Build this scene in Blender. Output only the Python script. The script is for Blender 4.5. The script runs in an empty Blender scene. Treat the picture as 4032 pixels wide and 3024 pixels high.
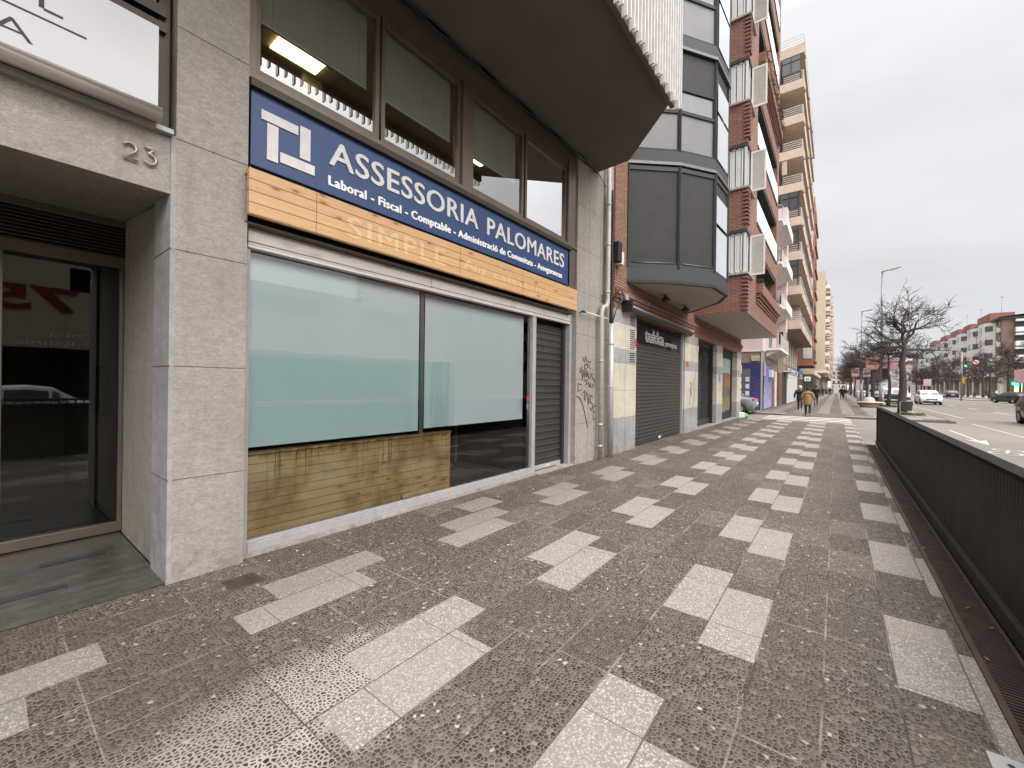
import bpy, bmesh, math, random
from mathutils import Vector, Matrix
random.seed(7)
S = bpy.context.scene
COL = S.collection
R_ = math.radians

# ---------------------------------------------------------------- camera
YAW, PIT, ROL = 0.6605, -0.0003, 0.0132
fw = Vector((math.cos(YAW)*math.cos(PIT), math.sin(YAW)*math.cos(PIT), math.sin(PIT)))
rt = Vector((math.sin(YAW), -math.cos(YAW), 0)); up = rt.cross(fw)
r2 = rt*math.cos(ROL)+up*math.sin(ROL); u2 = -rt*math.sin(ROL)+up*math.cos(ROL)
cam = bpy.data.cameras.new('camera'); camo = bpy.data.objects.new('camera', cam); COL.objects.link(camo)
cam.sensor_width = 36; cam.lens = 36*1645.2/4032; cam.clip_start = 0.05; cam.clip_end = 3000
camo.matrix_world = Matrix(((r2.x, u2.x, -fw.x, 0), (r2.y, u2.y, -fw.y, 0), (r2.z, u2.z, -fw.z, 1.6), (0, 0, 0, 1)))
S.camera = camo

# ---------------------------------------------------------------- sky, sun, exposure
W = bpy.data.worlds.new('World'); S.world = W; W.use_nodes = True
nt = W.node_tree; nt.nodes.clear()
def wn(t, **k):
    n = nt.nodes.new(t)
    for a, b in k.items(): setattr(n, a, b)
    return n
out = wn('ShaderNodeOutputWorld'); bg = wn('ShaderNodeBackground')
sky = wn('ShaderNodeTexSky', sky_type='NISHITA', sun_disc=False, sun_elevation=R_(50), sun_rotation=R_(200))
sky.air_density = 1.0; sky.dust_density = 3.0
tc = wn('ShaderNodeTexCoord'); sep = wn('ShaderNodeSeparateXYZ'); nt.links.new(tc.outputs['Generated'], sep.inputs[0])
mp = wn('ShaderNodeMapping'); mp.inputs['Scale'].default_value = (1.3, 1.3, 4.5); nt.links.new(tc.outputs['Generated'], mp.inputs[0])
nz = wn('ShaderNodeTexNoise'); nz.inputs['Scale'].default_value = 1.6; nz.inputs['Detail'].default_value = 5; nz.inputs['Roughness'].default_value = .5
nt.links.new(mp.outputs[0], nz.inputs[0])
ramp = wn('ShaderNodeValToRGB'); nt.links.new(sep.outputs[2], ramp.inputs[0])
cr = ramp.color_ramp; cr.elements[0].position = 0.0; cr.elements[0].color = (.55, .56, .585, 1)
cr.elements[1].position = 1.0; cr.elements[1].color = (.95, .95, .97, 1)
e = cr.elements.new(.18); e.color = (.57, .57, .585, 1)
e = cr.elements.new(.5); e.color = (.655, .655, .67, 1)
nr = wn('ShaderNodeMapRange'); nr.inputs[1].default_value = .3; nr.inputs[2].default_value = .7; nr.inputs[3].default_value = .92; nr.inputs[4].default_value = 1.09
nt.links.new(nz.outputs[0], nr.inputs[0])
zr = wn('ShaderNodeMapRange'); zr.inputs[1].default_value = .60; zr.inputs[2].default_value = .95; zr.inputs[3].default_value = 1.0; zr.inputs[4].default_value = 3.2
nt.links.new(sep.outputs[2], zr.inputs[0])
m1 = wn('ShaderNodeVectorMath', operation='SCALE'); nt.links.new(ramp.outputs[0], m1.inputs[0]); nt.links.new(nr.outputs[0], m1.inputs['Scale'])
m1b = wn('ShaderNodeVectorMath', operation='SCALE'); nt.links.new(m1.outputs[0], m1b.inputs[0]); nt.links.new(zr.outputs[0], m1b.inputs['Scale'])
m2 = wn('ShaderNodeVectorMath', operation='SCALE'); m2.inputs['Scale'].default_value = .004; nt.links.new(sky.outputs[0], m2.inputs[0])
# broad glow added to the unseen sky behind the camera, brightens the lower facade
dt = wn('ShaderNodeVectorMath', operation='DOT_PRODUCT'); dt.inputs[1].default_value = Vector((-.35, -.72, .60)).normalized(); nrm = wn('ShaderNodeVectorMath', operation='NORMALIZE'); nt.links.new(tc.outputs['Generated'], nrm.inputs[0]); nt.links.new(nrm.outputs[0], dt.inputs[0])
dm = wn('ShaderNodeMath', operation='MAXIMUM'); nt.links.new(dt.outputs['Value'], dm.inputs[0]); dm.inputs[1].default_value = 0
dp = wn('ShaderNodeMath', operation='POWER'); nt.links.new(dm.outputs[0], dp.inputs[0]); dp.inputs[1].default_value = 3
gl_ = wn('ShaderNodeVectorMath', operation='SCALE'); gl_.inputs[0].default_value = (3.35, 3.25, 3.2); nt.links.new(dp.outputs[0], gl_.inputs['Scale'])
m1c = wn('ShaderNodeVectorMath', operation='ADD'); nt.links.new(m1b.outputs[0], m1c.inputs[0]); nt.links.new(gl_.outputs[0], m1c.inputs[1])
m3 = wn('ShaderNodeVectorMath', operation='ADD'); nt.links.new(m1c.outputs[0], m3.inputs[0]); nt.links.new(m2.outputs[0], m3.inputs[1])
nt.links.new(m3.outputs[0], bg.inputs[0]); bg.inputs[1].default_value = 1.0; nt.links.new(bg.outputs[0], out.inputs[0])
sun = bpy.data.lights.new('sun', 'SUN'); sun.energy = .6; sun.angle = R_(35); sun.color = (1, .97, .93)
so = bpy.data.objects.new('sun', sun); COL.objects.link(so); so.location = (0, -20, 40)
so.rotation_euler = Vector((.35, .75, -1.1)).to_track_quat('-Z', 'Y').to_euler()
S.view_settings.view_transform = 'Standard'; S.view_settings.look = 'None'; S.view_settings.exposure = 0.40; S.view_settings.gamma = 1
S.cycles.max_bounces = 8; S.cycles.transparent_max_bounces = 16; S.cycles.caustics_reflective = False; S.cycles.caustics_refractive = False
S.cycles.sample_clamp_indirect = 4

# ---------------------------------------------------------------- materials
class NT:
    def __init__(s, name):
        s.m = bpy.data.materials.new(name); s.m.use_nodes = True; s.t = s.m.node_tree; s.t.nodes.clear()
        s.out = s.n('ShaderNodeOutputMaterial'); s.b = s.n('ShaderNodeBsdfPrincipled'); s.l(s.b.outputs[0], s.out.inputs[0])
    def n(s, t, **k):
        x = s.t.nodes.new(t)
        for a, b in k.items(): setattr(x, a, b)
        return x
    def l(s, a, b): s.t.links.new(a, b)
    def put(s, sock, v):
        if isinstance(v, bpy.types.NodeSocket): s.l(v, sock)
        else: sock.default_value = v
    def math(s, op, a, b=None, c=None):
        x = s.n('ShaderNodeMath', operation=op); s.put(x.inputs[0], a)
        if b is not None: s.put(x.inputs[1], b)
        if c is not None: s.put(x.inputs[2], c)
        return x.outputs[0]
    def pos(s): return s.n('ShaderNodeNewGeometry').outputs['Position']
    def obj(s): return s.n('ShaderNodeTexCoord').outputs['Object']
    def wall(s, src=None):
        g = s.n('ShaderNodeNewGeometry'); p = s.n('ShaderNodeSeparateXYZ'); s.l(src or g.outputs['Position'], p.inputs[0])
        q = s.n('ShaderNodeSeparateXYZ'); s.l(g.outputs['Normal'], q.inputs[0])
        ax = s.math('ABSOLUTE', q.outputs[0]); k = s.math('GREATER_THAN', ax, .8)
        u = s.math('ADD', s.math('MULTIPLY', p.outputs[1], k), s.math('MULTIPLY', p.outputs[0], s.math('SUBTRACT', 1.0, k)))
        c = s.n('ShaderNodeCombineXYZ'); s.l(u, c.inputs[0]); s.l(p.outputs[2], c.inputs[1]); s.u = u; s.z = p.outputs[2]; s.p3 = p
        return c.outputs[0]
    def noise(s, v, scale, detail=3, rough=.55, sc=None):
        x = s.n('ShaderNodeTexNoise'); x.inputs['Scale'].default_value = scale; x.inputs['Detail'].default_value = detail; x.inputs['Roughness'].default_value = rough
        if sc:
            mp = s.n('ShaderNodeMapping'); mp.inputs['Scale'].default_value = sc; s.l(v, mp.inputs[0]); v = mp.outputs[0]
        s.l(v, x.inputs['Vector']); return x.outputs[0]
    def rng(s, v, a, b, c, d):
        x = s.n('ShaderNodeMapRange')
        for i, q in enumerate((v, a, b, c, d)): s.put(x.inputs[i], q)
        return x.outputs[0]
    def mix(s, f, a, b, mode='MIX'):
        x = s.n('ShaderNodeMix', data_type='RGBA', blend_type=mode); s.put(x.inputs[0], f)
        for i, q in ((6, a), (7, b)):
            if isinstance(q, (tuple, list)): x.inputs[i].default_value = (*q[:3], 1)
            else: s.l(q, x.inputs[i])
        return x.outputs[2]
    def ramp(s, v, *stops):
        x = s.n('ShaderNodeValToRGB'); s.l(v, x.inputs[0]); c = x.color_ramp
        c.elements[0].position = stops[0][0]; c.elements[0].color = (*stops[0][1], 1)
        c.elements[1].position = stops[-1][0]; c.elements[1].color = (*stops[-1][1], 1)
        for p, q in stops[1:-1]: c.elements.new(p).color = (*q, 1)
        return x.outputs[0]
    def col(s, v): s.put(s.b.inputs['Base Color'], (*v[:3], 1) if isinstance(v, tuple) else v)
    def bump(s, h, strength=.3, dist=.01):
        x = s.n('ShaderNodeBump'); x.inputs['Strength'].default_value = strength; x.inputs['Distance'].default_value = dist
        s.l(h, x.inputs['Height']); s.l(x.outputs[0], s.b.inputs['Normal'])
    def rough(s, v): s.put(s.b.inputs['Roughness'], v)

MATS = {}
def M(name, c=(.5, .5, .5), rough=.7, metal=0, var=.12, scale=3, fine=0, emit=None, spec=None, dirt=0):
    if name in MATS: return MATS[name]
    k = NT(name); v = k.pos() if name[0] != '@' else k.obj()
    n1 = k.noise(v, scale, 4)
    f = k.rng(n1, .3, .7, 1-var, 1+var)
    col = k.n('ShaderNodeVectorMath', operation='SCALE'); col.inputs[0].default_value = c; k.l(f, col.inputs['Scale']); o = col.outputs[0]
    if fine:
        n2 = k.noise(v, fine, 3, .7); f2 = k.rng(n2, .3, .7, .85, 1.15)
        c2 = k.n('ShaderNodeVectorMath', operation='SCALE'); k.l(o, c2.inputs[0]); k.l(f2, c2.inputs['Scale']); o = c2.outputs[0]
        k.bump(n2, .25, .004)
    if dirt:
        n3 = k.noise(v, 5, 5, .65, (1, 1, .25)); o = k.mix(k.rng(n3, .52, .75, 0, dirt), o, (.06, .05, .04))
    k.col(o); k.b.inputs['Roughness'].default_value = rough; k.b.inputs['Metallic'].default_value = metal
    if spec is not None: k.b.inputs['Specular IOR Level'].default_value = spec
    if emit:
        k.b.inputs['Emission Color'].default_value = (*emit[0], 1); k.b.inputs['Emission Strength'].default_value = emit[1]
    MATS[name] = k.m; return k.m

def glass(name, tint=(.9, .95, .93), refl=1.0, rough=0.0, base=0.04):
    k = NT(name); k.t.nodes.remove(k.b)
    fr = k.n('ShaderNodeFresnel'); fr.inputs[0].default_value = 1.5
    geo = k.n('ShaderNodeNewGeometry')
    tr = k.n('ShaderNodeBsdfTransparent'); tr.inputs[0].default_value = (*tint, 1)
    gl = k.n('ShaderNodeBsdfGlossy'); gl.inputs['Roughness'].default_value = rough
    f = k.math('MINIMUM', k.math('MULTIPLY', fr.outputs[0], refl), 1.0)
    f = k.math('MAXIMUM', f, base)
    mx = k.n('ShaderNodeMixShader'); k.l(f, mx.inputs[0]); k.l(tr.outputs[0], mx.inputs[1]); k.l(gl.outputs[0], mx.inputs[2]); k.l(mx.outputs[0], k.out.inputs[0])
    MATS[name] = k.m; return k.m

def mat_pebble():
    k = NT('washed pebble concrete'); v = k.pos(); p = k.n('ShaderNodeSeparateXYZ'); k.l(v, p.inputs[0])
    wob = k.n('ShaderNodeTexNoise'); wob.inputs['Scale'].default_value = 40; k.l(v, wob.inputs['Vector'])
    off = k.n('ShaderNodeVectorMath', operation='MULTIPLY_ADD'); k.l(wob.outputs['Color'], off.inputs[0]); off.inputs[1].default_value = (.006, .006, 0); k.l(v, off.inputs[2])
    vo = k.n('ShaderNodeTexVoronoi', feature='F1', voronoi_dimensions='2D'); vo.inputs['Scale'].default_value = 47; vo.inputs['Randomness'].default_value = .95; k.l(off.outputs[0], vo.inputs['Vector'])
    ve = k.n('ShaderNodeTexVoronoi', feature='DISTANCE_TO_EDGE', voronoi_dimensions='2D'); ve.inputs['Scale'].default_value = 47; ve.inputs['Randomness'].default_value = .95; k.l(off.outputs[0], ve.inputs['Vector'])
    sc = k.n('ShaderNodeSeparateColor'); k.l(vo.outputs['Color'], sc.inputs[0])
    peb = k.ramp(sc.outputs[0], (0, (.014, .013, .014)), (.3, (.036, .030, .028)), (.62, (.078, .062, .053)), (.88, (.13, .108, .092)), (.98, (.21, .18, .15)), (1, (.55, .5, .4)))
    big = k.noise(v, .9, 4, .6); big2 = k.noise(v, 5, 4, .6)
    blob = k.math('ADD', k.math('POWER', k.math('MULTIPLY', k.math('SUBTRACT', p.outputs[0], 1.0), .75), 2.0), k.math('POWER', k.math('MULTIPLY', k.math('SUBTRACT', p.outputs[1], 2.05), 1.7), 2.0))
    worn = k.rng(k.math('ADD', blob, k.math('MULTIPLY', k.math('SUBTRACT', big2, .5), 1.3)), 0.05, .75, 1, 0)
    thr = k.math('ADD', k.math('ADD', .05, k.math('MULTIPLY', sc.outputs[1], .10)), k.math('MULTIPLY', worn, .10))
    isp = k.rng(k.math('SUBTRACT', ve.outputs['Distance'], thr), -.02, .05, 0, 1)
    mort = k.mix(worn, k.mix(k.rng(big, .35, .65, 0, 1), (.17, .14, .115), (.235, .197, .165)), (.44, .39, .345))
    c = k.mix(isp, mort, peb)
    c = k.mix(k.rng(k.noise(v, .45, 4, .6), .38, .62, .0, .5), c, k.mix(.7, c, (.07, .06, .05)))
    wn_ = k.n('ShaderNodeTexWhiteNoise', noise_dimensions='2D'); cc = k.n('ShaderNodeCombineXYZ'); k.l(k.math('FLOOR', k.math('DIVIDE', k.math('SUBTRACT', p.outputs[0], 4.003), .6092)), cc.inputs[0]); k.l(k.math('FLOOR', k.math('DIVIDE', k.math('SUBTRACT', p.outputs[1], .99), .3165)), cc.inputs[1]); k.l(cc.outputs[0], wn_.inputs[0])
    c = k.mix(k.rng(wn_.outputs[0], .35, 1, 0, .42), c, (.075, .062, .052)); c = k.mix(k.rng(wn_.outputs[0], 0, .25, .22, 0), c, (.26, .22, .18))
    c = k.mix(k.rng(k.noise(v, 11, 2, .4), .74, .76, 0, .6), c, (.035, .03, .028))
    # joints
    def line(x, per, offs, w):
        fr = k.math('FRACT', k.math('ADD', k.math('DIVIDE', k.math('SUBTRACT', x, offs), per), 500)); d = k.math('MINIMUM', fr, k.math('SUBTRACT', 1.0, fr))
        return k.math('LESS_THAN', k.math('MULTIPLY', d, per), w)
    
    j = k.math('MAXIMUM', line(p.outputs[1], .3165, .99, .005), line(p.outputs[0], .6092, 4.003, .004))
    jn = k.math('MULTIPLY', j, k.rng(k.noise(v, 2.5, 3), .4, .6, .35, .9))
    c = k.mix(jn, c, k.mix(k.rng(k.noise(v, 1.3, 2), .45, .55, 0, 1), (.30, .26, .21), (.05, .045, .04)))
    k.col(c); k.rough(k.rng(sc.outputs[2], 0, 1, .45, .8)); k.b.inputs['Specular IOR Level'].default_value = .3
    k.bump(k.math('MULTIPLY', isp, k.math('SUBTRACT', 1.0, vo.outputs['Distance'])), .9, .004)
    MATS['peb'] = k.m; return k.m
def mat_chip():
    k = NT('white marble chip slab'); v = k.pos(); p = k.n('ShaderNodeSeparateXYZ'); k.l(v, p.inputs[0])
    vo = k.n('ShaderNodeTexVoronoi', feature='F1'); vo.inputs['Scale'].default_value = 95; k.l(v, vo.inputs['Vector'])
    sc = k.n('ShaderNodeSeparateColor'); k.l(vo.outputs['Color'], sc.inputs[0])
    ch = k.ramp(sc.outputs[0], (0, (.15, .138, .126)), (.35, (.28, .258, .236)), (.75, (.385, .36, .335)), (1, (.54, .51, .475)))
    isp = k.rng(vo.outputs['Distance'], .45, .62, 1, 0)
    big = k.noise(v, 1.1, 4, .6)
    c = k.mix(isp, (.20, .178, .158), ch)
    c = k.mix(k.rng(big, .35, .65, 0, .35), c, (.30, .275, .25))
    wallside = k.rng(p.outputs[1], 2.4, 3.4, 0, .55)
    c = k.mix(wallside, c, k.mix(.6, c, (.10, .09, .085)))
    c = k.mix(k.rng(k.noise(v, 14, 3, .5), .72, .76, 0, .85), c, (.05, .05, .055))
    cell = k.math('FLOOR', k.math('DIVIDE', k.math('SUBTRACT', p.outputs[0], 4.003), .3046)); wn_ = k.n('ShaderNodeTexWhiteNoise', noise_dimensions='2D')
    cc = k.n('ShaderNodeCombineXYZ'); k.l(k.math('FLOOR', k.math('DIVIDE', p.outputs[0], .61)), cc.inputs[0]); k.l(k.math('FLOOR', k.math('DIVIDE', k.math('SUBTRACT', p.outputs[1], .99), .3165)), cc.inputs[1]); k.l(cc.outputs[0], wn_.inputs[0])
    c = k.mix(k.rng(wn_.outputs[0], 0, 1, 0, .3), c, (.33, .28, .24))
    def line(x, per, offs, w):
        fr = k.math('FRACT', k.math('ADD', k.math('DIVIDE', k.math('SUBTRACT', x, offs), per), 500)); d = k.math('MINIMUM', fr, k.math('SUBTRACT', 1.0, fr))
        return k.math('LESS_THAN', k.math('MULTIPLY', d, per), w)
    j = k.math('MAXIMUM', line(p.outputs[1], .3165, .99, .0045), line(p.outputs[0], .6092, 4.003-.3046, .003))
    c = k.mix(k.math('MULTIPLY', j, .85), c, (.085, .072, .062))
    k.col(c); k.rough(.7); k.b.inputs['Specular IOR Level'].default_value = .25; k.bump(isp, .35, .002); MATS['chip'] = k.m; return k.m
def mat_stone(name, ca, cb, pit=.5, stain=.25, scale=7):
    k = NT(name); v = k.pos()
    a = k.noise(v, scale, 6, .62, (1, 1, 1.8)); b = k.noise(v, 45, 4, .7, (1, 1, 2.2)); c0 = k.noise(v, .9, 3)
    c = k.mix(k.rng(a, .35, .65, 0, 1), ca, cb)
    c = k.mix(k.rng(b, .4, .68, 0, pit), c, tuple(x*.62 for x in ca))
    c = k.mix(k.rng(c0, .45, .7, 0, stain), c, tuple(x*.55 for x in ca))
    g = k.n('ShaderNodeSeparateXYZ'); k.l(v, g.inputs[0])
    dz = k.math('MULTIPLY', k.rng(g.outputs[2], 0, .5, 1, 0), k.rng(k.noise(v, 6, 5, .7), .45, .7, 0, .7))
    c = k.mix(dz, c, (.10, .08, .06))
    w = k.wall(); wn_ = k.n('ShaderNodeTexWhiteNoise', noise_dimensions='2D'); cc = k.n('ShaderNodeCombineXYZ'); k.l(k.math('FLOOR', k.math('DIVIDE', k.math('ADD', k.z, .06), .876)), cc.inputs[0]); k.l(k.math('FLOOR', k.math('DIVIDE', k.u, .5)), cc.inputs[1]); k.l(cc.outputs[0], wn_.inputs[0])
    c = k.mix(k.rng(wn_.outputs[0], 0, 1, 0, .16), c, tuple(x*.7 for x in ca))
    st = k.noise(v, 1, 4, .6, (9, 9, .7)); c = k.mix(k.rng(st, .54, .74, 0, .35), c, tuple(x*.5 for x in ca))
    k.col(c); k.rough(.75); k.bump(b, .25, .003); MATS[name] = k.m; return k.m
def mat_brick(name, ca, cb, mortar, bw=.26, bh=.062, ms=.010):
    k = NT(name); w = k.wall(); bt = k.n('ShaderNodeTexBrick'); k.l(w, bt.inputs[0])
    bt.inputs['Scale'].default_value = 1; bt.inputs['Brick Width'].default_value = bw; bt.inputs['Row Height'].default_value = bh; bt.inputs['Mortar Size'].default_value = ms; bt.inputs['Mortar Smooth'].default_value = .15
    bt.inputs['Color1'].default_value = (*ca, 1); bt.inputs['Color2'].default_value = (*cb, 1); bt.inputs['Mortar'].default_value = (*mortar, 1)
    n = k.noise(k.pos(), 2.2, 4); c = k.mix(k.rng(n, .35, .7, 0, .45), bt.outputs[0], tuple(x*.5 for x in ca))
    n2 = k.noise(k.pos(), 30, 3); c = k.mix(k.rng(n2, .45, .7, 0, .3), c, tuple(min(1, x*1.5) for x in cb))
    k.col(c); k.rough(.85); k.bump(k.math('SUBTRACT', 1.0, bt.outputs['Fac']), .8, .008); MATS[name] = k.m; return k.m
def mat_plank(name, ca, cb, dark, h=.1, knots=.9, z0=0., bleach=0, drips=False, gloss=.5):
    k = NT(name); w = k.wall(); rowf = k.math('DIVIDE', k.math('SUBTRACT', k.z, z0), h); row = k.math('FLOOR', rowf); fr = k.math('FRACT', rowf)
    wn_ = k.n('ShaderNodeTexWhiteNoise', noise_dimensions='1D'); k.l(row, wn_.inputs['W'])
    cc = k.n('ShaderNodeCombineXYZ'); k.l(k.math('MULTIPLY', k.math('ADD', k.u, k.math('MULTIPLY', row, 3.7)), 1.0), cc.inputs[0]); k.l(k.z, cc.inputs[1]); k.l(row, cc.inputs[2])
    vec = cc.outputs[0]
    g = k.noise(vec, 1.2, 6, .65, (1.2, 28, 1)); g2 = k.noise(vec, 3, 5, .7, (1.5, 60, 1))
    c = k.mix(k.rng(g, .3, .7, 0, 1), ca, cb); c = k.mix(k.rng(g2, .45, .7, 0, .5), c, dark)
    c = k.mix(k.rng(wn_.outputs[0], 0, 1, 0, .35), c, k.mix(.5, c, dark))
    vo = k.n('ShaderNodeTexVoronoi', feature='F1', voronoi_dimensions='2D'); mp = k.n('ShaderNodeMapping'); mp.inputs['Scale'].default_value = (3.4, 10, 1); k.l(vec, mp.inputs[0]); k.l(mp.outputs[0], vo.inputs['Vector']); vo.inputs['Scale'].default_value = 1
    vs0 = k.n('ShaderNodeSeparateColor'); k.l(vo.outputs['Color'], vs0.inputs[0]); kn = k.math('MULTIPLY', k.math('GREATER_THAN', vs0.outputs[0], .74), k.rng(vo.outputs['Distance'], .08, .15, knots, 0)); c = k.mix(kn, c, (.07, .025, .01))
    vs = k.n('ShaderNodeSeparateColor'); k.l(vo.outputs['Color'], vs.inputs[0]); gate = k.math('GREATER_THAN', vs.outputs[0], .74); hal = k.math('MULTIPLY', gate, k.rng(vo.outputs['Distance'], .12, .36, .5, 0)); c = k.mix(hal, c, dark)
    if bleach:
        bl = k.math('MULTIPLY', k.rng(k.z, .35, .75, 0, 1), k.rng(k.noise(k.pos(), 1.6, 4), .42, .62, 0, .8)); c = k.mix(bl, c, (.62, .52, .33))
    if drips:
        d = k.noise(k.pos(), 1, 3, .6, (26, 1, 1.3)); m = k.math('MULTIPLY', k.rng(d, .535, .58, 0, .85), k.rng(k.z, .42, .85, 0, 1))
        m = k.math('MULTIPLY', m, k.rng(k.noise(k.pos(), 1.3, 2), .42, .58, 0, 1)); c = k.mix(m, c, (.10, .05, .02))
        m2 = k.math('MULTIPLY', k.rng(k.z, .84, .9, 0, 1), k.rng(k.noise(k.pos(), 9, 5, .7), .4, .6, 0, .8)); c = k.mix(m2, c, (.12, .06, .025))
        m3 = k.rng(k.noise(k.pos(), 2.2, 5, .6), .45, .66, 0, .7); c = k.mix(m3, c, (.23, .11, .03))
    gr = k.math('MINIMUM', fr, k.math('SUBTRACT', 1.0, fr)); gv = k.rng(gr, 0, .045, 1, 0)
    c = k.mix(gv, c, (.10, .05, .02)); k.col(c); k.rough(gloss); k.bump(k.math('SUBTRACT', 1.0, gv), .6, .006); MATS[name] = k.m; return k.m
def mat_asphalt():
    k = NT('asphalt'); v = k.pos(); a = k.noise(v, .12, 5, .6); b = k.noise(v, 140, 3, .7); c1 = k.noise(v, 1.5, 4, .6, (.25, 1.6, 1))
    c = k.mix(k.rng(a, .35, .65, 0, 1), (.18, .166, .15), (.23, .212, .19)); c = k.mix(k.rng(b, .35, .7, 0, .6), c, (.14, .125, .11)); c = k.mix(k.rng(c1, .5, .7, 0, .4), c, (.18, .165, .15))
    k.col(c); k.rough(.95); k.b.inputs['Specular IOR Level'].default_value = .12; k.bump(b, .4, .006); MATS['asphalt'] = k.m; return k.m
def mat_paint():
    k = NT('worn white road paint'); v = k.pos(); b = k.noise(v, 25, 5, .75); k.col(k.mix(k.rng(b, .55, .7, 0, .7), (.44, .42, .395), (.25, .235, .21))); k.rough(.7); MATS['paint'] = k.m; return k.m
def mat_grid(name):
    # perforated roller grille with honeycomb holes: metal / open
    k = NT(name); w = k.wall(); sx = k.math('DIVIDE', k.u, .11); sz = k.math('DIVIDE', k.z, .07); row = k.math('FLOOR', sz)
    sh = k.math('MULTIPLY', k.math('MODULO', k.math('ADD', row, 100), 2.0), .5); fx = k.math('SUBTRACT', k.math('FRACT', k.math('ADD', sx, sh)), .5); fz = k.math('SUBTRACT', k.math('FRACT', sz), .5)
    d = k.math('ADD', k.math('POWER', k.math('DIVIDE', fx, .46), 2.0), k.math('POWER', k.math('DIVIDE', fz, .48), 2.0))
    k.col((.045, .042, .04)); k.rough(.5); k.b.inputs['Metallic'].default_value = .4
    k.put(k.b.inputs['Alpha'], k.math('GREATER_THAN', d, 1.0)); MATS[name] = k.m; return k.m

mat_pebble(); mat_chip(); mat_asphalt(); mat_paint()
mat_stone('travertine', (.31, .282, .246), (.41, .376, .334), .8, .35, 10); mat_stone('grey marble', (.30, .29, .285), (.40, .39, .385), .4, .5)
mat_stone('beige marble tile', (.50, .45, .36), (.58, .54, .46), .3, .3, 3); mat_stone('limestone slab', (.34, .30, .26), (.40, .36, .31), .3, .25, 4)
mat_brick('brick', (.25, .115, .08), (.335, .17, .12), (.07, .045, .035), ms=.014); mat_brick('brick soldier', (.26, .12, .075), (.32, .155, .10), (.10, .06, .045), .07, .9)
mat_brick('far brick', (.33, .12, .07), (.38, .16, .10), (.2, .12, .09))
mat_plank('varnished pine', (.55, .325, .155), (.66, .425, .225), (.38, .18, .07), .1, .9, 3.04, gloss=.42)
mat_plank('stained pine', (.62, .40, .16), (.74, .54, .27), (.44, .22, .07), .088, .9, .02, bleach=1, drips=True, gloss=.45)
mat_plank('whitewashed wood', (.60, .57, .55), (.76, .74, .72), (.42, .36, .32), .25, .0, 2.6)
mat_plank('dark floor boards', (.15, .13, .11), (.22, .19, .16), (.08, .07, .06), .2, 0)
mat_grid('honeycomb grille')
glass('shop glass', (.965, 1, 1), 1.5, base=.08); glass('door glass', (.38, .39, .37), 1.25, base=.08); glass('office glass', (.9, .91, .87), 3.2, base=.42)
glass('teal film', (.87, .965, .955), .3, base=.02)
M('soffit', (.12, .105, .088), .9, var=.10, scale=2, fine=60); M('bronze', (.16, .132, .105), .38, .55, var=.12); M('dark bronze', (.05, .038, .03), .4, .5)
M('aluminium', (.55, .53, .51), .35, .5, var=.06); M('lobby beige', (.36, .31, .26), .6); M('wall plaster', (.34, .30, .25), .9)
M('white plastic', (.80, .79, .80), .5, var=.03); M('champagne tube', (.62, .57, .50), .28, .7, var=.03); M('black', (.012, .012, .012), .6); M('black ink', (.03, .025, .03), .6)
M('sign blue', (.018, .053, .15), .35, var=.04); M('sign white', (.66, .645, .64), .6, var=.08, scale=9); M('lettering white', (.86, .86, .86), .5, var=.02)
M('number metal', (.34, .30, .29), .4, .5, var=.05); M('sill paint', (.34, .33, .33), .5, var=.07, scale=5, dirt=.25); M('pale blind', (.86, .955, .96), .8, var=.02, scale=1.2)
M('shutter slat', (.042, .038, .034), .5, .3, var=.15, scale=4, dirt=.3); M('shutter lip', (.12, .112, .10), .45, .3); M('venetian', (.74, .77, .70), .6, var=.05)
M('office wall', (.40, .34, .22), .9); M('office light', (1, .85, .5), .5, emit=((1, .82, .42), 4.0)); M('fin white', (.60, .575, .56), .5, var=.12, scale=6, dirt=.15)
M('panel black', (.016, .0155, .0155), .7, var=.25, scale=3, fine=40); M('panel grey', (.03, .03, .032), .65, var=.1); M('chrome', (.12, .12, .12), .42, .5, var=.15, scale=12)
M('frosted pane', (.15, .148, .153), .4, var=.08, scale=2, spec=.35); M('sky pane', (.80, .83, .86), .04, .9, var=.03); M('plaster soffit', (.42, .38, .32), .9, var=.06, fine=30)
M('pipe grey', (.40, .40, .40), .4, .2, var=.08, scale=8); M('pipe beige', (.40, .38, .36), .5, var=.12, scale=8, dirt=.25); M('cable', (.018, .017, .017), .6); mat_plank('ghost pine', (.64, .42, .22), (.74, .53, .31), (.50, .29, .14), .1, .9, 3.04, gloss=.42)
M('box cream', (.58, .54, .42), .6); M('graffiti', (.075, .03, .025), .6); M('red sign', (.45, .03, .03), .5); M('fence', (.028, .0255, .023), .75, .0, var=.35, scale=3, fine=50, dirt=.3)
M('fence cap', (.02, .019, .018), .95, .0, spec=.1, var=.2, scale=6); M('grate rust', (.075, .05, .042), .65, .3, var=.3, scale=8); M('iron', (.09, .075, .068), .55, .5, var=.2, scale=20)
M('kerb', (.36, .32, .30), .8, var=.15, fine=60); M('kerb side', (.14, .10, .09), .85, var=.2, fine=60); M('shutter white', (.60, .59, .57), .6, var=.05); M('awning white', (.78, .78, .80), .6, var=.04)
M('tan render', (.45, .365, .285), .9, var=.07, scale=2); M('tan far', (.44, .37, .28), .9, var=.06); M('pink render', (.54, .43, .425), .9, var=.07, scale=1.5); M('pale render', (.60, .55, .52), .9, var=.10)
M('dark opening', (.03, .028, .028), .7, var=.2, scale=1); M('window glass', (.07, .08, .09), .08, .0, var=.2, scale=.8, spec=.9); M('rail grey', (.50, .50, .50), .5, .3); M('stone brown', (.22, .17, .12), .85, var=.2, scale=1.5)
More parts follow.
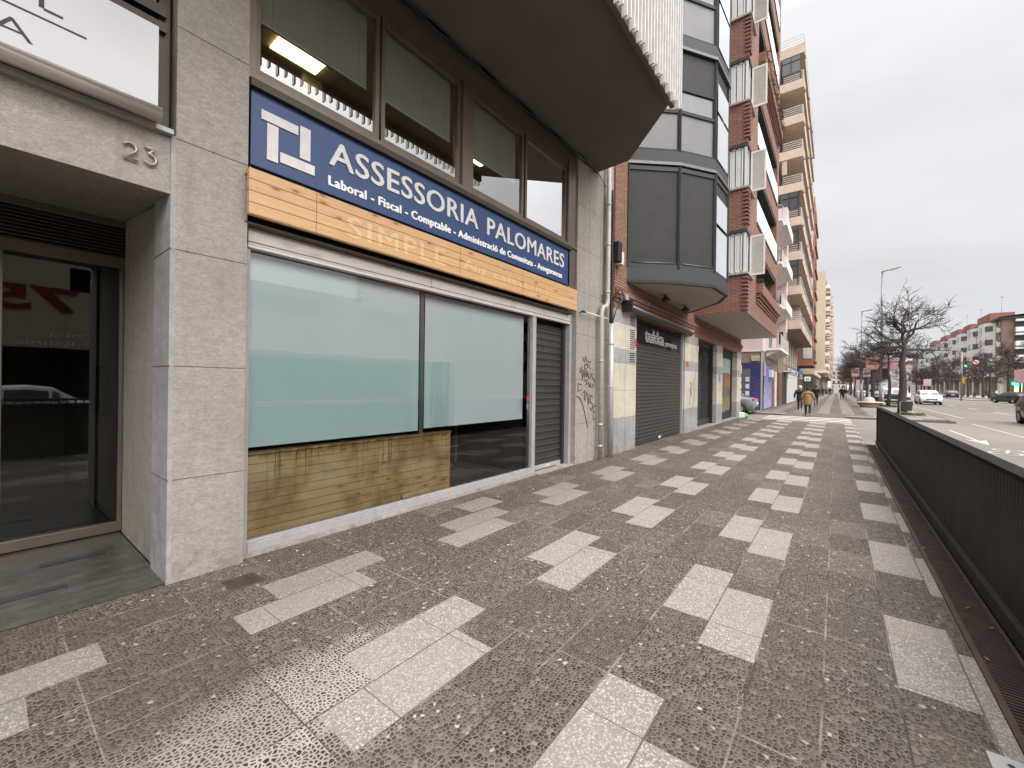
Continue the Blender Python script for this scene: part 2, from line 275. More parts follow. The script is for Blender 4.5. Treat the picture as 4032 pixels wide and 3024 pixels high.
M('purple', (.028, .026, .115), .5, var=.15, scale=2); M('lilac', (.28, .26, .48), .6, var=.35, scale=3); M('wood brown', (.16, .07, .04), .5, var=.25, scale=3); M('sign sky blue', (.06, .22, .52), .5)
M('roller white', (.62, .60, .60), .6, var=.08, scale=2); M('white render', (.63, .64, .64), .85, var=.05); M('roof terracotta', (.22, .095, .075), .8, var=.15); M('lamp steel', (.26, .26, .28), .5, .3)
M('orange board', (.55, .26, .19), .6, var=.1); M('pink board', (.50, .31, .35), .6, var=.1); M('signal yellow', (.60, .34, .04), .5); M('green light', (.02, .7, .3), .5, emit=((.03, 1, .42), 6))
M('amber light', (.8, .4, .05), .5, emit=((1, .45, .05), 5)); M('warm white light', (1, .95, .85), .5, emit=((1, .92, .75), 9)); M('soil', (.06, .045, .03), .95); M('concrete seat', (.46, .40, .32), .85, var=.1, fine=40)
M('grey bin', (.13, .13, .125), .6, .2); M('bark', (.055, .042, .036), .9, var=.25, scale=9); M('twig', (.05, .036, .034), .9, var=.2); M('leaf green', (.09, .13, .03), .8, var=.3); M('dry plant', (.20, .15, .06), .9, var=.3)
M('zebra paint', (.58, .56, .53), .7, var=.12, scale=7); M('cardboard white', (.75, .74, .72), .7); M('bag green', (.05, .35, .10), .3); M('film poster', (.30, .42, .42), .3, var=.2)
M('facade cream', (.50, .44, .34), .85, var=.06); M('facade red text', (.20, .01, .012), .5)
# ---------------------------------------------------------------- mesh helpers
class MB:
    def __init__(s): s.v = []; s.f = []; s.mi = []; s.cur = 0; s.smooth = []; s.sm = False
    def add(s, vs, fs):
        o = len(s.v); s.v += [tuple(v) for v in vs]
        for f in fs: s.f.append([o+i for i in f]); s.mi.append(s.cur); s.smooth.append(s.sm)
        return s
    def quad(s, a, b, c, d): return s.add((a, b, c, d), ((0, 1, 2, 3),))
    def box(s, x0, x1, y0, y1, z0, z1):
        if x0 > x1: x0, x1 = x1, x0
        if y0 > y1: y0, y1 = y1, y0
        if z0 > z1: z0, z1 = z1, z0
        v = [(x, y, z) for z in (z0, z1) for x, y in ((x0, y0), (x1, y0), (x1, y1), (x0, y1))]
        return s.add(v, ((3, 2, 1, 0), (4, 5, 6, 7), (0, 1, 5, 4), (1, 2, 6, 5), (2, 3, 7, 6), (3, 0, 4, 7)))
    def obox(s, c, ax, ay, az, hx, hy, hz):
        c = Vector(c); ax, ay, az = Vector(ax), Vector(ay), Vector(az)
        v = [c+ax*hx*i+ay*hy*j+az*hz*k for k in (-1, 1) for i, j in ((-1, -1), (1, -1), (1, 1), (-1, 1))]
        return s.add(v, ((3, 2, 1, 0), (4, 5, 6, 7), (0, 1, 5, 4), (1, 2, 6, 5), (2, 3, 7, 6), (3, 0, 4, 7)))
    def prism(s, poly, z0, z1, bottom=True, top=True):
        n = len(poly); v = [(x, y, z0) for x, y in poly]+[(x, y, z1) for x, y in poly]
        fs = [(i, (i+1) % n, n+(i+1) % n, n+i) for i in range(n)]
        if bottom: fs.append(tuple(range(n-1, -1, -1)))
        if top: fs.append(tuple(range(n, 2*n)))
        return s.add(v, fs)
    def extr(s, poly, a, b, axis='x'):
        n = len(poly)
        def P(t, p): return (t, p[0], p[1]) if axis == 'x' else (p[0], t, p[1])
        v = [P(a, p) for p in poly]+[P(b, p) for p in poly]
        fs = [(i, (i+1) % n, n+(i+1) % n, n+i) for i in range(n)]+[tuple(range(n-1, -1, -1)), tuple(range(n, 2*n))]
        return s.add(v, fs)
    def tube(s, pts, r, n=6, cap=True):
        pts = [Vector(p) for p in pts]; rs = r if isinstance(r, (list, tuple)) else [r]*len(pts)
        rings = []; prev = None
        for i, p in enumerate(pts):
            d = (pts[min(i+1, len(pts)-1)]-pts[max(i-1, 0)]).normalized()
            if prev is None: a = d.orthogonal().normalized()
            else:
                a = prev-d*prev.dot(d); a = a.normalized() if a.length > 1e-6 else d.orthogonal().normalized()
            prev = a; b = d.cross(a)
            rings.append([p+(a*math.cos(2*math.pi*k/n)+b*math.sin(2*math.pi*k/n))*rs[i] for k in range(n)])
        v = [q for r_ in rings for q in r_]; fs = []
        for i in range(len(pts)-1):
            for k in range(n): fs.append((i*n+k, i*n+(k+1) % n, (i+1)*n+(k+1) % n, (i+1)*n+k))
        if cap and n > 2: fs += [tuple(range(n-1, -1, -1)), tuple((len(pts)-1)*n+k for k in range(n))]
        sm = s.sm; s.sm = n > 4; s.add(v, fs); s.sm = sm; return s
    def disc(s, c, r, ax='y', n=16, rr=None):
        v = [];
        for k in range(n):
            a = 2*math.pi*k/n; p = (math.cos(a)*r, math.sin(a)*(rr or r))
            v.append((c[0]+p[0], c[1], c[2]+p[1]) if ax == 'y' else ((c[0]+p[0], c[1]+p[1], c[2]) if ax == 'z' else (c[0], c[1]+p[0], c[2]+p[1])))
        return s.add(v, (tuple(range(n)),))
    def lathe(s, prof, c=(0, 0, 0), n=16):
        v = []; fs = []
        for r, z in prof: v += [(c[0]+r*math.cos(2*math.pi*k/n), c[1]+r*math.sin(2*math.pi*k/n), c[2]+z) for k in range(n)]
        for i in range(len(prof)-1):
            for k in range(n): fs.append((i*n+k, i*n+(k+1) % n, (i+1)*n+(k+1) % n, (i+1)*n+k))
        s.sm = True; s.add(v, fs); s.sm = False
        return s
    def build(s, name, mats, parent=None, origin=None, bevel=0):
        if not isinstance(mats, (list, tuple)): mats = [mats]
        mats = [MATS[m] if isinstance(m, str) else m for m in mats]
        if parent is not None: o = wloc(parent)
        elif origin is not None: o = Vector(origin)
        else:
            xs = [v[0] for v in s.v]; ys = [v[1] for v in s.v]; zs = [v[2] for v in s.v]
            o = Vector(((min(xs)+max(xs))/2, (min(ys)+max(ys))/2, min(zs)))
        me = bpy.data.meshes.new(name); me.from_pydata([(v[0]-o.x, v[1]-o.y, v[2]-o.z) for v in s.v], [], s.f)
        for m in mats: me.materials.append(m)
        me.polygons.foreach_set('material_index', s.mi); me.polygons.foreach_set('use_smooth', s.smooth); me.update()
        bm = bmesh.new(); bm.from_mesh(me); 
        bmesh.ops.recalc_face_normals(bm, faces=bm.faces); bm.to_mesh(me); bm.free()
        ob = bpy.data.objects.new(name, me); COL.objects.link(ob)
        if parent is not None: ob.parent = parent
        else: ob.location = o
        if bevel:
            b = ob.modifiers.new('bevel', 'BEVEL'); b.width = bevel; b.segments = 2; b.limit_method = 'ANGLE'
        return ob
def wloc(o):
    l = Vector(o.location)
    while o.parent: o = o.parent; l = l+Vector(o.location)
    return l
def tag(o, label, cat, group=None, kind=None):
    o['label'] = label; o['category'] = cat
    if group: o['group'] = group
    if kind: o['kind'] = kind
    return o
def thing(name, label, cat, loc=(0, 0, 0), group=None):
    o = bpy.data.objects.new(name, None); COL.objects.link(o); o.location = loc; o.empty_display_size = .2
    return tag(o, label, cat, group)
def struct(o): o['kind'] = 'structure'; return o
def B(*a): return MB().box(*a)
def copy_thing(root, loc, rz=0, scale=None, label=None):
    def rec(o, par):
        c = o.copy(); COL.objects.link(c); c.parent = par
        for ch in [q for q in bpy.data.objects if q.parent == o]: rec(ch, c)
        return c
    r = rec(root, None); r.location = loc; r.rotation_euler = (0, 0, rz)
    if scale: r.scale = scale
    if label: r['label'] = label
    return r
def text(s, name, mat, parent, x0, x1, z0, y, h=None, ext=.004, off=0.0, face='-y', shear=0, space=1.0, bold=0):
    """text in a vertical plane; x0..x1 horizontal extent, z0 baseline, h cap height"""
    cu = bpy.data.curves.new('lettering', 'FONT'); cu.body = s; cu.extrude = ext; cu.offset = off; cu.size = 1; cu.shear = shear; cu.space_character = space; cu.resolution_u = 4
    ob = bpy.data.objects.new('tmp', cu); COL.objects.link(ob); bpy.context.view_layer.update()
    dg = bpy.context.evaluated_depsgraph_get(); me = bpy.data.meshes.new_from_object(ob.evaluated_get(dg))
    bpy.data.objects.remove(ob); me.name = name
    xs = [v.co.x for v in me.vertices]; capz = max(v.co.y for v in me.vertices)
    # cap height of the built-in font is about 0.73 of size
    sx = abs(x1-x0)/(max(xs)-min(xs)); sy = (h or .1)/.73; mx = min(xs); o = wloc(parent)
    for v in me.vertices:
        a, b, c = v.co; u = (a-mx)*sx
        if face == '-y': q = (x0+u, y-c, z0+b*sy)
        elif face == '+y': q = (x0-u, y+c, z0+b*sy)
        elif face == '-x': q = (y-c, x0-u, z0+b*sy)
        v.co = (q[0]-o.x, q[1]-o.y, q[2]-o.z)
    if bold:
        bm = bmesh.new(); bm.from_mesh(me); g0 = list(bm.verts)+list(bm.edges)+list(bm.faces)
        for q, (dx, dz) in enumerate(((-bold, 0), (bold, 0), (0, -bold*.5), (0, bold*.5))):
            r = bmesh.ops.duplicate(bm, geom=g0); dv = {'-y': (dx, -.0004*(q+1), dz), '+y': (dx, .0004*(q+1), dz), '-x': (0, dx, dz)}[face]
            bmesh.ops.translate(bm, verts=[v for v in r['geom'] if isinstance(v, bmesh.types.BMVert)], vec=dv)
        bm.to_mesh(me); bm.free()
    me.materials.clear(); me.materials.append(MATS[mat]); me.update()
    t = bpy.data.objects.new(name, me); COL.objects.link(t); t.parent = parent
    return t

# ================================================================ GROUND
U = .3046
A0, B0 = -.2, 24.2
def pavement():
    m = MB(); z = 0.0
    def strips(x0, x1, ymin, ymax, z):
        c = 0
        for s in range(-3, 40):
            for j in range(4):
                y1 = .99-(s*4+j)*.3165; y0 = y1-.3165
                if y1 <= ymin or y0 >= ymax: continue
                ya, yb = max(y0, ymin), min(y1, ymax)
                if j > 1 or s < -2: m.cur = 0; m.quad((x0, ya, z), (x1, ya, z), (x1, yb, z), (x0, yb, z)); continue
                ph = 4.003-.062*s*(1 if s < 0 else .5)-(U if j == 1 else 0); x = x0; k = math.floor((x0-ph)/(6*U))
                while x < x1:
                    le = ph+k*6*U; ls = le-3*U
                    a, b = max(ls, x), min(le, x1)
                    if a > x: m.cur = 0; q = min(a, x1); m.quad((x, ya, z), (q, ya, z), (q, yb, z), (x, yb, z)); x = q
                    if b > x: m.cur = 1; m.quad((x, ya, z), (b, ya, z), (b, yb, z), (x, yb, z)); x = b
                    k += 1
    strips(-8, B0, -.665, 4.6, 0)
    # dropped edge towards the side street
    m.cur = 0; m.quad((B0, -.665, 0), (25.1, -.665, -.095), (25.1, 4.6, -.095), (B0, 4.6, 0))
    m.cur = 1
    for (a, b, c, d) in ((3.80, 4.42, 3.54, 3.9),): m.quad((a, c, .004), (b, c, .004), (b, d, .004), (a, d, .004))
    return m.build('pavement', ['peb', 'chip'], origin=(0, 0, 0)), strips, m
pv, _, _ = pavement(); struct(pv)
struct(MB().quad((-400, -400, -.112), (900, -400, -.112), (900, 400, -.112), (-400, 400, -.112)).build('ground', 'asphalt', origin=(0, 0, -.112)))
rd = MB().quad((-60, -24, -.1), (420, -24, -.1), (420, -.6, -.1), (-60, -.6, -.1)).quad((25.0, -.6, -.1), (33.7, -.6, -.1), (33.7, 40, -.1), (25.0, 40, -.1))
struct(rd.build('road', 'asphalt', origin=(0, 0, -.1)))
# far pavement with kerb and a dropped ramp at the crossing
def far_pavement():
    m = MB(); z = 0
    X0, X1, Y0 = 31.3, 330, -1.7
    for s in range(-1, 1): pass
    for s in range(-3, 3):
        for j in range(4):
            y1 = .99-(s*4+j)*.3165; y0 = y1-.3165
            if y1 <= Y0 or y0 >= 4.4: continue
            ya, yb = max(y0, Y0), min(y1, 4.4)
            if j > 1 or s < -3: m.cur = 0; m.quad((X0, ya, z), (X1, ya, z), (X1, yb, z), (X0, yb, z)); continue
            x = X0; ph = 33.2-(U if j == 1 else 0); k = 0
            m.cur = 0; m.quad((X0, ya, z), (ph, ya, z), (ph, yb, z), (X0, yb, z)); x = ph
            while x < X1:
                q = min(x+3*U, X1); m.cur = 1; m.quad((x, ya, z), (q, ya, z), (q, yb, z), (x, yb, z)); x = q
                q = min(x+(3 if x < 110 else 1.2)*U, X1); m.cur = 0
                if q > x: m.quad((x, ya, z), (q, ya, z), (q, yb, z), (x, yb, z)); x = q
    m.cur = 2
    m.box(30.2, 31.3, 2.45, 4.35, -.1, 0); m.box(30.2, 31.3, -3.6, -.45, -.1, 0); m.box(31.3, 330, -4.6, -1.7, -.1, 0)
    m.cur = 0; m.quad((30.2, -.45, -.096), (31.3, -.45, 0), (31.3, 2.45, 0), (30.2, 2.45, -.096))
    m.cur = 3; m.box(30.05, 30.2, 2.6, 4.5, -.1, .002); m.box(30.05, 30.2, -4.7, -.6, -.1, .002); m.box(30.2, 330, -4.75, -4.6, -.1, .002)
    return m.build('pavement', ['peb', 'chip', M('far slab', (.20, .185, .17), .85, fine=50), 'kerb side'], origin=(0, 0, -.1))
struct(far_pavement())
# opposite pavement and pedestrian island
struct(B(60, 400, -40, -22.6, -.1, .02).build('pavement', M('opposite slab', (.26, .24, .22), .85, fine=20), origin=(60, -30, -.1)))
struct(B(95, 128, -18.6, -16.6, -.1, .02).build('traffic_island', 'far slab', origin=(110, -17.5, -.1)))
struct(B(-60, 32, -60, -22.6, -.1, .02).build('pavement', 'opposite slab', origin=(0, -30, -.1)))
# road markings
def marks():
    m = MB(); z = -.094
    def r(x0, x1, y0, y1): m.quad((x0, y0, z), (x1, y0, z), (x1, y1, z), (x0, y1, z))
    for i in range(30):
        x = 41.5+i*8.4-30; r(x, x+3.4, -9.72, -9.57)
    for i in range(24):
        x = 39+i*9-30; r(x, x+3.2, -13.0, -12.86)
    r(36, 108, -16.3, -16.1)
    r(14, 30.6, -5.40, -5.33) ; r(17, 27, -2.5, -2.42); r(36, 90, -6.0, -5.9)
    # arrow and bicycle on the cycle lane
    r(20.5, 25.0, -3.78, -3.70); m.quad((19.2, -3.74, z), (20.9, -3.48, z), (20.5, -3.74, z), (20.9, -4.0, z))
    for cx, cy in ((17.9, -3.85), (17.0, -3.6)):
        pts = [(cx+.33*math.cos(a*.3927), cy+.33*math.sin(a*.3927), z+.001) for a in range(17)]
        for a, b in zip(pts, pts[1:]):
            c = Vector((cx, cy, z+.001)); m.quad(a, b, c+(Vector(b)-c)*.78, c+(Vector(a)-c)*.78)
    m.quad((17.0, -3.6, z), (17.05, -3.66, z), (17.95, -3.9, z), (17.9, -3.8, z))
    return m.build('lane_markings', 'paint', origin=(0, 0, z))
struct(marks())
def zebra():
    m = MB(); z = -.093; x = 25.3; 
    for i in range(4):
        m.quad((x, -.62, z), (x+.42, -.62, z), (x+.42, 3.2, z), (x, 3.2, z)); x += 1.25
    return m.build('zebra_crossing', 'zebra paint', origin=(0, 0, z))
struct(zebra())
# recessed entrance floor and stone kerb along shop
def entrance_floor():
    m = MB(); m.quad((-6, 4.12, .006), (.94, 4.12, .006), (.94, 5.9, .006), (-6, 5.9, .006)); m.cur = 1
    for i, (x, y, l) in enumerate(((-.6, 4.75, .5), (.1, 4.62, .35), (-1.3, 4.6, .5), (.35, 5.25, .4), (-.7, 5.4, .6))): m.quad((x, y, .010), (x+l, y, .010), (x+l, y+.09, .010), (x, y+.09, .010))
    k = NT('entrance marble'); v = k.pos(); a = k.noise(v, 5, 6, .7, (.8, 1.4, 1)); k.col(k.mix(k.rng(a, .35, .65, 0, 1), (.05, .047, .04), (.10, .096, .083))); k.rough(.22); MATS['entrance marble'] = k.m
    return m.build('entrance_floor', ['entrance marble', M('dark inlay', (.045, .045, .045), .3)], origin=(0, 5, 0))
struct(entrance_floor())
# ================================================================ NEAR STONE BUILDING (door 23, shop, office)
bA = thing('stone_building', 'stone clad building with the number 23 doorway and a dark overhang above the shop', 'building', (4, 4.1, 0))
def joints(m, x0, x1, zs, y, xs=(), z0=0, z1=6):
    m.cur = 1
    for z in zs: m.box(x0, x1, y-.0015, y+.01, z-.003, z+.003)
    for x in xs: m.box(x-.003, x+.003, y-.0015, y+.01, z0, z1)
    for i, z in enumerate(zs[2:5]): 
        xq = x0+.08+(i*.17)%(min(x1-x0, .5)-.1); m.disc((xq, y-.002, z), .009, 'y', 8); m.disc((xq+.27, y-.002, z), .006, 'y', 8)
    m.cur = 0
JT = M('joint', (.10, .08, .065), .9)
ZJ = (.81, 1.705, 2.62, 3.485, 4.365, 5.24)
m = B(.955, 1.46, 4.10, 6, 0, 6.2); joints(m, .955, 1.46, ZJ, 4.10); m.build('pillar', ['travertine', JT], bA)
m = B(7.34, 9.0, 4.10, 6, 0, 12); joints(m, 7.34, 9.0, ZJ, 4.10, (7.86, 8.36)); m.build('pillar', ['travertine', JT], bA)
m = B(.925, .955, 4.10, 4.56, 0, 3.5); m.cur = 1
for z in ZJ[:3]: m.box(.923, .93, 4.09, 4.56, z-.003, z+.003)
m.build('edge_strip', ['grey marble', JT], bA)
MB().quad((.955, 4.56, 0), (1.02, 5.9, 0), (1.02, 5.9, 3.3), (.955, 4.56, 3.3)).build('reveal_panel', 'lobby beige', bA)
m = MB(); m.extr([(4.115, 3.045), (4.115, 3.49), (5.9, 3.49), (5.9, 3.235)], -8, .94); m.build('lintel', 'travertine', bA)
B(-8, .93, 4.06, 4.3, 3.49, 3.525).build('sill', 'pipe grey', bA)
B(-8, .955, 4.34, 6, 3.5, 12).build('wall', 'dark bronze', bA)
# numerals 2 3: rounded tubes
m = MB()
def arc(cx, cz, r, a0, a1, n=10, rz=None): return [(cx+r*math.cos(R_(a0+(a1-a0)*i/n)), 4.095, cz+(rz or r)*math.sin(R_(a0+(a1-a0)*i/n))) for i in range(n+1)]
m.tube(arc(.685, 3.29, .036, 160, -30, 8)+[(.65, 4.095, 3.21), (.73, 4.095, 3.21)], .0095, 8)
m.tube([(.765, 4.095, 3.335), (.825, 4.095, 3.335), (.79, 4.095, 3.29)]+arc(.797, 3.252, .038, 80, -150, 9), .0095, 8)
m.build('house_number', 'number metal', bA)
# upper wall above the shop and overhang
B(1.46, 7.34, 4.32, 4.34, 6.05, 6.2).build('wall', 'dark bronze', bA)
B(1.46, 7.34, 4.30, 4.5, 2.98, 4.30).build('wall', 'black', bA)
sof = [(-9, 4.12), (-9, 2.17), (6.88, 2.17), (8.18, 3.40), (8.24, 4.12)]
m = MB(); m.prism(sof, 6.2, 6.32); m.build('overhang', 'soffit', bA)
B(-9, 6.86, 2.10, 2.166, 6.07, 6.4).build('slab_edge', 'soffit', bA)
m = MB(); m.prism([(-9, 6), (-9, 2.45), (6.8, 2.45), (7.9, 3.5), (8.0, 6)], 6.32, 14); m.build('upper_wall', 'dark bronze', bA)
m = MB(); x = -6.0; i = 0
while x < 6.9: 
    m.box(x, x+.022, 2.0, 2.07, 6.03-.05*(i % 2), 13); x += .115; i += 1
for z in (6.35, 6.9, 9.7, 12.5): m.box(-6, 6.9, 2.085, 2.105, z, z+.04)
m.build('fin_screen', 'fin white', bA)
m = MB(); m.cur = 0
for z in (6.6, 9.45): m.box(-6, 6.8, 2.40, 2.44, z+.3, z+2.3)
m.build('upper_window', 'window glass', bA)
B(1.46, 9.0, 6, 12, 6.4, 12).build('wall', 'travertine', bA)
B(1.46, 9.0, 12, 12.2, 0, 12).build('wall', 'wall plaster', bA)
# entrance door
d = MB()
d.box(.955, 1.02, 5.86, 5.98, 0, 3.24).box(-8, .955, 5.86, 5.98, 3.16, 3.24).box(-8, .955, 5.86, 5.96, 2.74, 2.85).box(.92, .955, 5.875, 5.95, .02, 2.74).box(-8, .92, 5.87, 5.95, .02, .12).box(.10, .15, 5.87, 5.95, .12, 2.74).box(-.95, -.85, 5.87, 5.95, .12, 2.74)
df = d.build('entrance_door', 'bronze', bA, bevel=.004)
m = MB()
for i in range(9): z = 2.865+i*.034; m.add([(-8, 5.90, z), (.955, 5.90, z), (.955, 5.94, z+.026), (-8, 5.94, z+.026)], [(0, 1, 2, 3)]); m.box(-8, .955, 5.895, 5.905, z-.004, z+.004)
m.build('louvre', 'bronze', df); B(-8, .955, 5.96, 5.97, 2.85, 3.16).build('louvre_backing', 'black', df)
MB().quad((.15, 5.92, .12), (.92, 5.92, .12), (.92, 5.92, 2.74), (.15, 5.92, 2.74)).quad((-.85, 5.92, .12), (.10, 5.92, .12), (.10, 5.92, 2.74), (-.85, 5.92, 2.74)).build('pane', 'door glass', df)
# lobby
m = MB(); m.quad((-3, 5.98, .01), (1.0, 5.98, .01), (1.0, 11, .01), (-3, 11, .01)); m.cur = 1; m.quad((1.0, 5.98, 0), (1.0, 11, 0), (1.0, 11, 3), (1.0, 5.98, 3)).quad((-3, 11, 0), (1, 11, 0), (1, 11, 3), (-3, 11, 3)).quad((-3, 5.98, 3), (1, 5.98, 3), (1, 11, 3), (-3, 11, 3)).quad((-3, 5.98, 0), (-3, 11, 0), (-3, 11, 3), (-3, 5.98, 3))
m.build('lobby', ['entrance marble', M('lobby wall', (.13, .125, .115), .5)], bA)
B(.93, .995, 6.9, 7.5, 1.15, 1.75).build('mailbox', 'black', bA)

# office windows
wf = MB(); Z0, Z1 = 4.30, 6.08
wf.box(1.46, 7.34, 4.10, 4.34, 4.27, 4.335)
wf.box(1.46, 7.34, 4.16, 4.34, 5.82, 6.19); wf.box(1.46, 1.53, 4.13, 4.3, 4.335, 5.82); wf.box(7.03, 7.34, 4.13, 4.3, 3.45, 6.0)
wf.box(4.14, 4.35, 4.13, 4.34, 4.335, 5.82)
win = wf.build('window_band', 'bronze', bA, bevel=.003)
panes = [(1.53, 2.83), (2.86, 4.14), (4.35, 5.63), (5.68, 7.03)]
for i, (a, b) in enumerate(panes):
    s = MB(); t = .05
    s.box(a, a+t, 4.18, 4.24, 4.335, 5.82).box(b-t, b, 4.18, 4.24, 4.335, 5.82).box(a+t, b-t, 4.18, 4.24, 4.335, 4.43).box(a+t, b-t, 4.18, 4.24, 5.74, 5.82)
    s.build('sash', 'bronze', win, bevel=.003)
    MB().quad((a+t, 4.21, 4.43), (b-t, 4.21, 4.43), (b-t, 4.21, 5.74), (a+t, 4.21, 5.74)).build('pane', 'office glass', win)
    v = MB(); z = 4.97; 
    while z < 5.8:
        v.add([(a+.04, 4.300, z), (b-.10, 4.300, z), (b-.10, 4.286, z+.0175), (a+.04, 4.286, z+.0175)], [(0, 1, 2, 3)]); z += .0215
    v.box(a+.04, b-.10, 4.285, 4.31, 4.945, 4.965)
    for fx in (.15, .55, .85): x = a+(b-a)*fx; v.box(x, x+.006, 4.278, 4.283, 4.95, 5.8)
    v.build('venetian_blind', 'venetian', win)
# office interior
m = MB(); m.quad((1.2, 4.34, 6.10), (9, 4.34, 6.10), (9, 9, 6.10), (1.2, 9, 6.10)).quad((1.2, 9, 3.6), (9, 9, 3.6), (9, 9, 6.1), (1.2, 9, 6.1)).quad((1.2, 4.34, 3.6), (1.2, 9, 3.6), (1.2, 9, 6.1), (1.2, 4.34, 6.1)).quad((9, 4.34, 3.6), (9, 9, 3.6), (9, 9, 6.1), (9, 4.34, 6.1)).quad((1.2, 4.34, 3.6), (9, 4.34, 3.6), (9, 9, 3.6), (1.2, 9, 3.6))
m.cur = 1
for x in (2.1, 3.3, 4.5, 5.7): m.box(x, x+.012, 4.34, 9, 6.095, 6.099)
for y in (5.2, 6.6, 8): m.box(1.2, 9, y, y+.012, 6.094, 6.098)
m.cur = 0; m.box(2.9, 3.2, 6.2, 9, 5.6, 6.1); m.build('office_interior', ['office wall', M('ceiling grid', (.2, .16, .10), .9)], bA)
for (x, y) in ((2.40, 5.70), (5.75, 5.5)):
    B(x, x+.62, y, y+.36, 6.07, 6.09).build('ceiling_light', 'office light', bA)
# cables along the soffit
m = MB()
for j, (dy, dz) in enumerate(((0, 0), (.03, -.03), (.015, .03))):
    pts = []
    for i in range(41):
        x = 1.4+i*.165; pts.append((x, 4.085-dy, 6.15+dz-.05*abs(math.sin(i*.55+j))))
    pts += [(8.15, 4.06, 6.12), (8.45, 4.06, 5.98), (8.62, 4.0, 5.9)]
    m.tube(pts, .009, 5)
tag(m.build('cable_run', 'cable'), 'thin dark cables sagging along the wall under the overhang', 'cable')

# ---------------- banner on the left
bn = thing('banner', 'white cloth banner with thin dark capitals above door number 23', 'banner', (0, 4.05, 3.6))
B(-4, .83, 4.045, 4.055, 3.60, 4.245).build('cloth', M('banner cloth', (.64, .64, .66), .7, var=.03), bn)
text('RA', 'lettering', 'black ink', bn, -.11, .212, 3.705, 4.043, h=.125, ext=.001, off=-.012)
text('Y', 'lettering', 'black ink', bn, .16, .33, 3.965, 4.043, h=.24, ext=.001, off=-.01)
B(.255, .34, 4.041, 4.045, 3.958, 3.972).build('lettering', 'black ink', bn); B(-1, .45, 4.041, 4.045, 3.898, 3.908).build('rule', 'black ink', bn)
m = MB(); m.tube([(-4, 3.98, 3.555), (.835, 3.98, 3.555)], .055, 20); m.build('bottom_tube', 'champagne tube', bn)
wf = MB(); wf.box(-8, .955, 4.28, 4.34, 3.525, 4.6).build('backing', 'black', bA)
m = MB(); m.box(-8, .9, 4.16, 4.25, 4.30, 4.37).box(-8, .9, 4.16, 4.25, 4.42, 4.5).box(.86, .93, 4.2, 4.28, 3.525, 6).box(.45, .5, 4.16, 4.25, 4.5, 6).build('window_frame', 'dark bronze', bA)
MB().quad((-8, 4.2, 4.5), (.84, 4.2, 4.5), (.84, 4.2, 6), (-8, 4.2, 6)).build('pane', 'window glass', bA)

# ---------------- blue sign
sg = thing('shop_sign', 'long dark blue sign reading ASSESSORIA PALOMARES above the pine fascia', 'shop sign', (4.3, 4.15, 3.53))
m = B(1.49, 4.468, 4.13, 4.18, 3.525, 4.20); m.box(4.472, 7.09, 4.13, 4.18, 3.525, 4.20); m.build('panel', 'sign blue', sg, bevel=.003)
B(1.47, 7.1, 4.08, 4.2, 4.20, 4.27).build('top_trim', 'dark bronze', sg)
m = MB(); yt = (4.118, 4.13)
def slab(pts): 
    n = len(pts); m.add([(x, yt[0], z) for x, z in pts]+[(x, yt[1], z) for x, z in pts], [tuple(range(n))]+[(i, (i+1) % n, n+(i+1) % n, n+i) for i in range(n)])
slab([(1.57, 3.965), (1.57, 4.05), (1.895, 4.05), (1.895, 3.965)]); slab([(1.62, 3.62), (1.62, 3.95), (1.715, 3.95), (1.715, 3.62)])
slab([(1.915, 3.76), (1.915, 4.07), (2.015, 4.07), (2.015, 3.76)]); slab([(1.735, 3.64), (1.735, 3.735), (2.06, 3.735), (2.06, 3.64)])
m.build('emblem', 'sign white', sg)
text('ASSESSORIA', 'lettering', 'sign white', sg, 2.215, 4.455, 3.83, 4.124, h=.265, ext=.005, off=.0, space=1.06, bold=.007)
text('PALOMARES', 'lettering', 'sign white', sg, 4.66, 6.86, 3.82, 4.124, h=.265, ext=.005, off=.0, space=1.06, bold=.007)
text('Laboral - Fiscal - Comptable - Administraci\u00f3 de Comunitats - Assegurances', 'lettering', 'lettering white', sg, 2.21, 6.80, 3.615, 4.126, h=.10, ext=.003, off=.0, space=1.08, bold=.0062)
# ---------------- pine fascia
fb = thing('pine_fascia', 'varnished orange pine board fascia with ghost lettering under the blue sign', 'fascia', (4.3, 4.0, 3.03))
m = B(1.435, 7.17, 4.0, 4.045, 3.035, 3.435); m.cur = 1
for x in (2.02, 3.98, 5.4): m.box(x, x+.004, 3.9985, 4.01, 3.04, 3.43)
for x in (1.5, 1.98, 2.07, 3.3, 3.94, 4.03, 4.9, 5.36, 5.45, 6.3, 7.1):
    for z in (3.09, 3.28, 3.38): m.disc((x, 3.9985, z), .0035, 'y', 6)
m.build('boards', ['varnished pine', M('nail', (.10, .06, .04), .6)], fb)
B(1.435, 7.17, 4.045, 4.2, 3.40, 3.43).build('top_board', 'varnished pine', fb)
B(7.145, 7.17, 4.045, 4.12, 3.035, 3.40).build('end_board', 'varnished pine', fb)
GL = MATS['ghost pine']
text('SIMPLE', 'ghost_lettering', 'ghost pine', fb, 2.35, 3.70, 3.10, 3.9988, h=.22, ext=.0006, space=1.15, bold=.008)
text('Any', 'ghost_lettering', 'ghost pine', fb, 4.05, 4.52, 3.17, 3.9988, h=.12, ext=.0006, bold=.006)
text('cafeteries', 'ghost_lettering', 'ghost pine', fb, 4.68, 6.12, 3.155, 3.9988, h=.11, ext=.0006, space=1.15, bold=.004)
m = MB(); m.box(1.44, 7.2, 4.1, 4.3, 2.985, 3.0).build('ledge', 'soffit', bA)
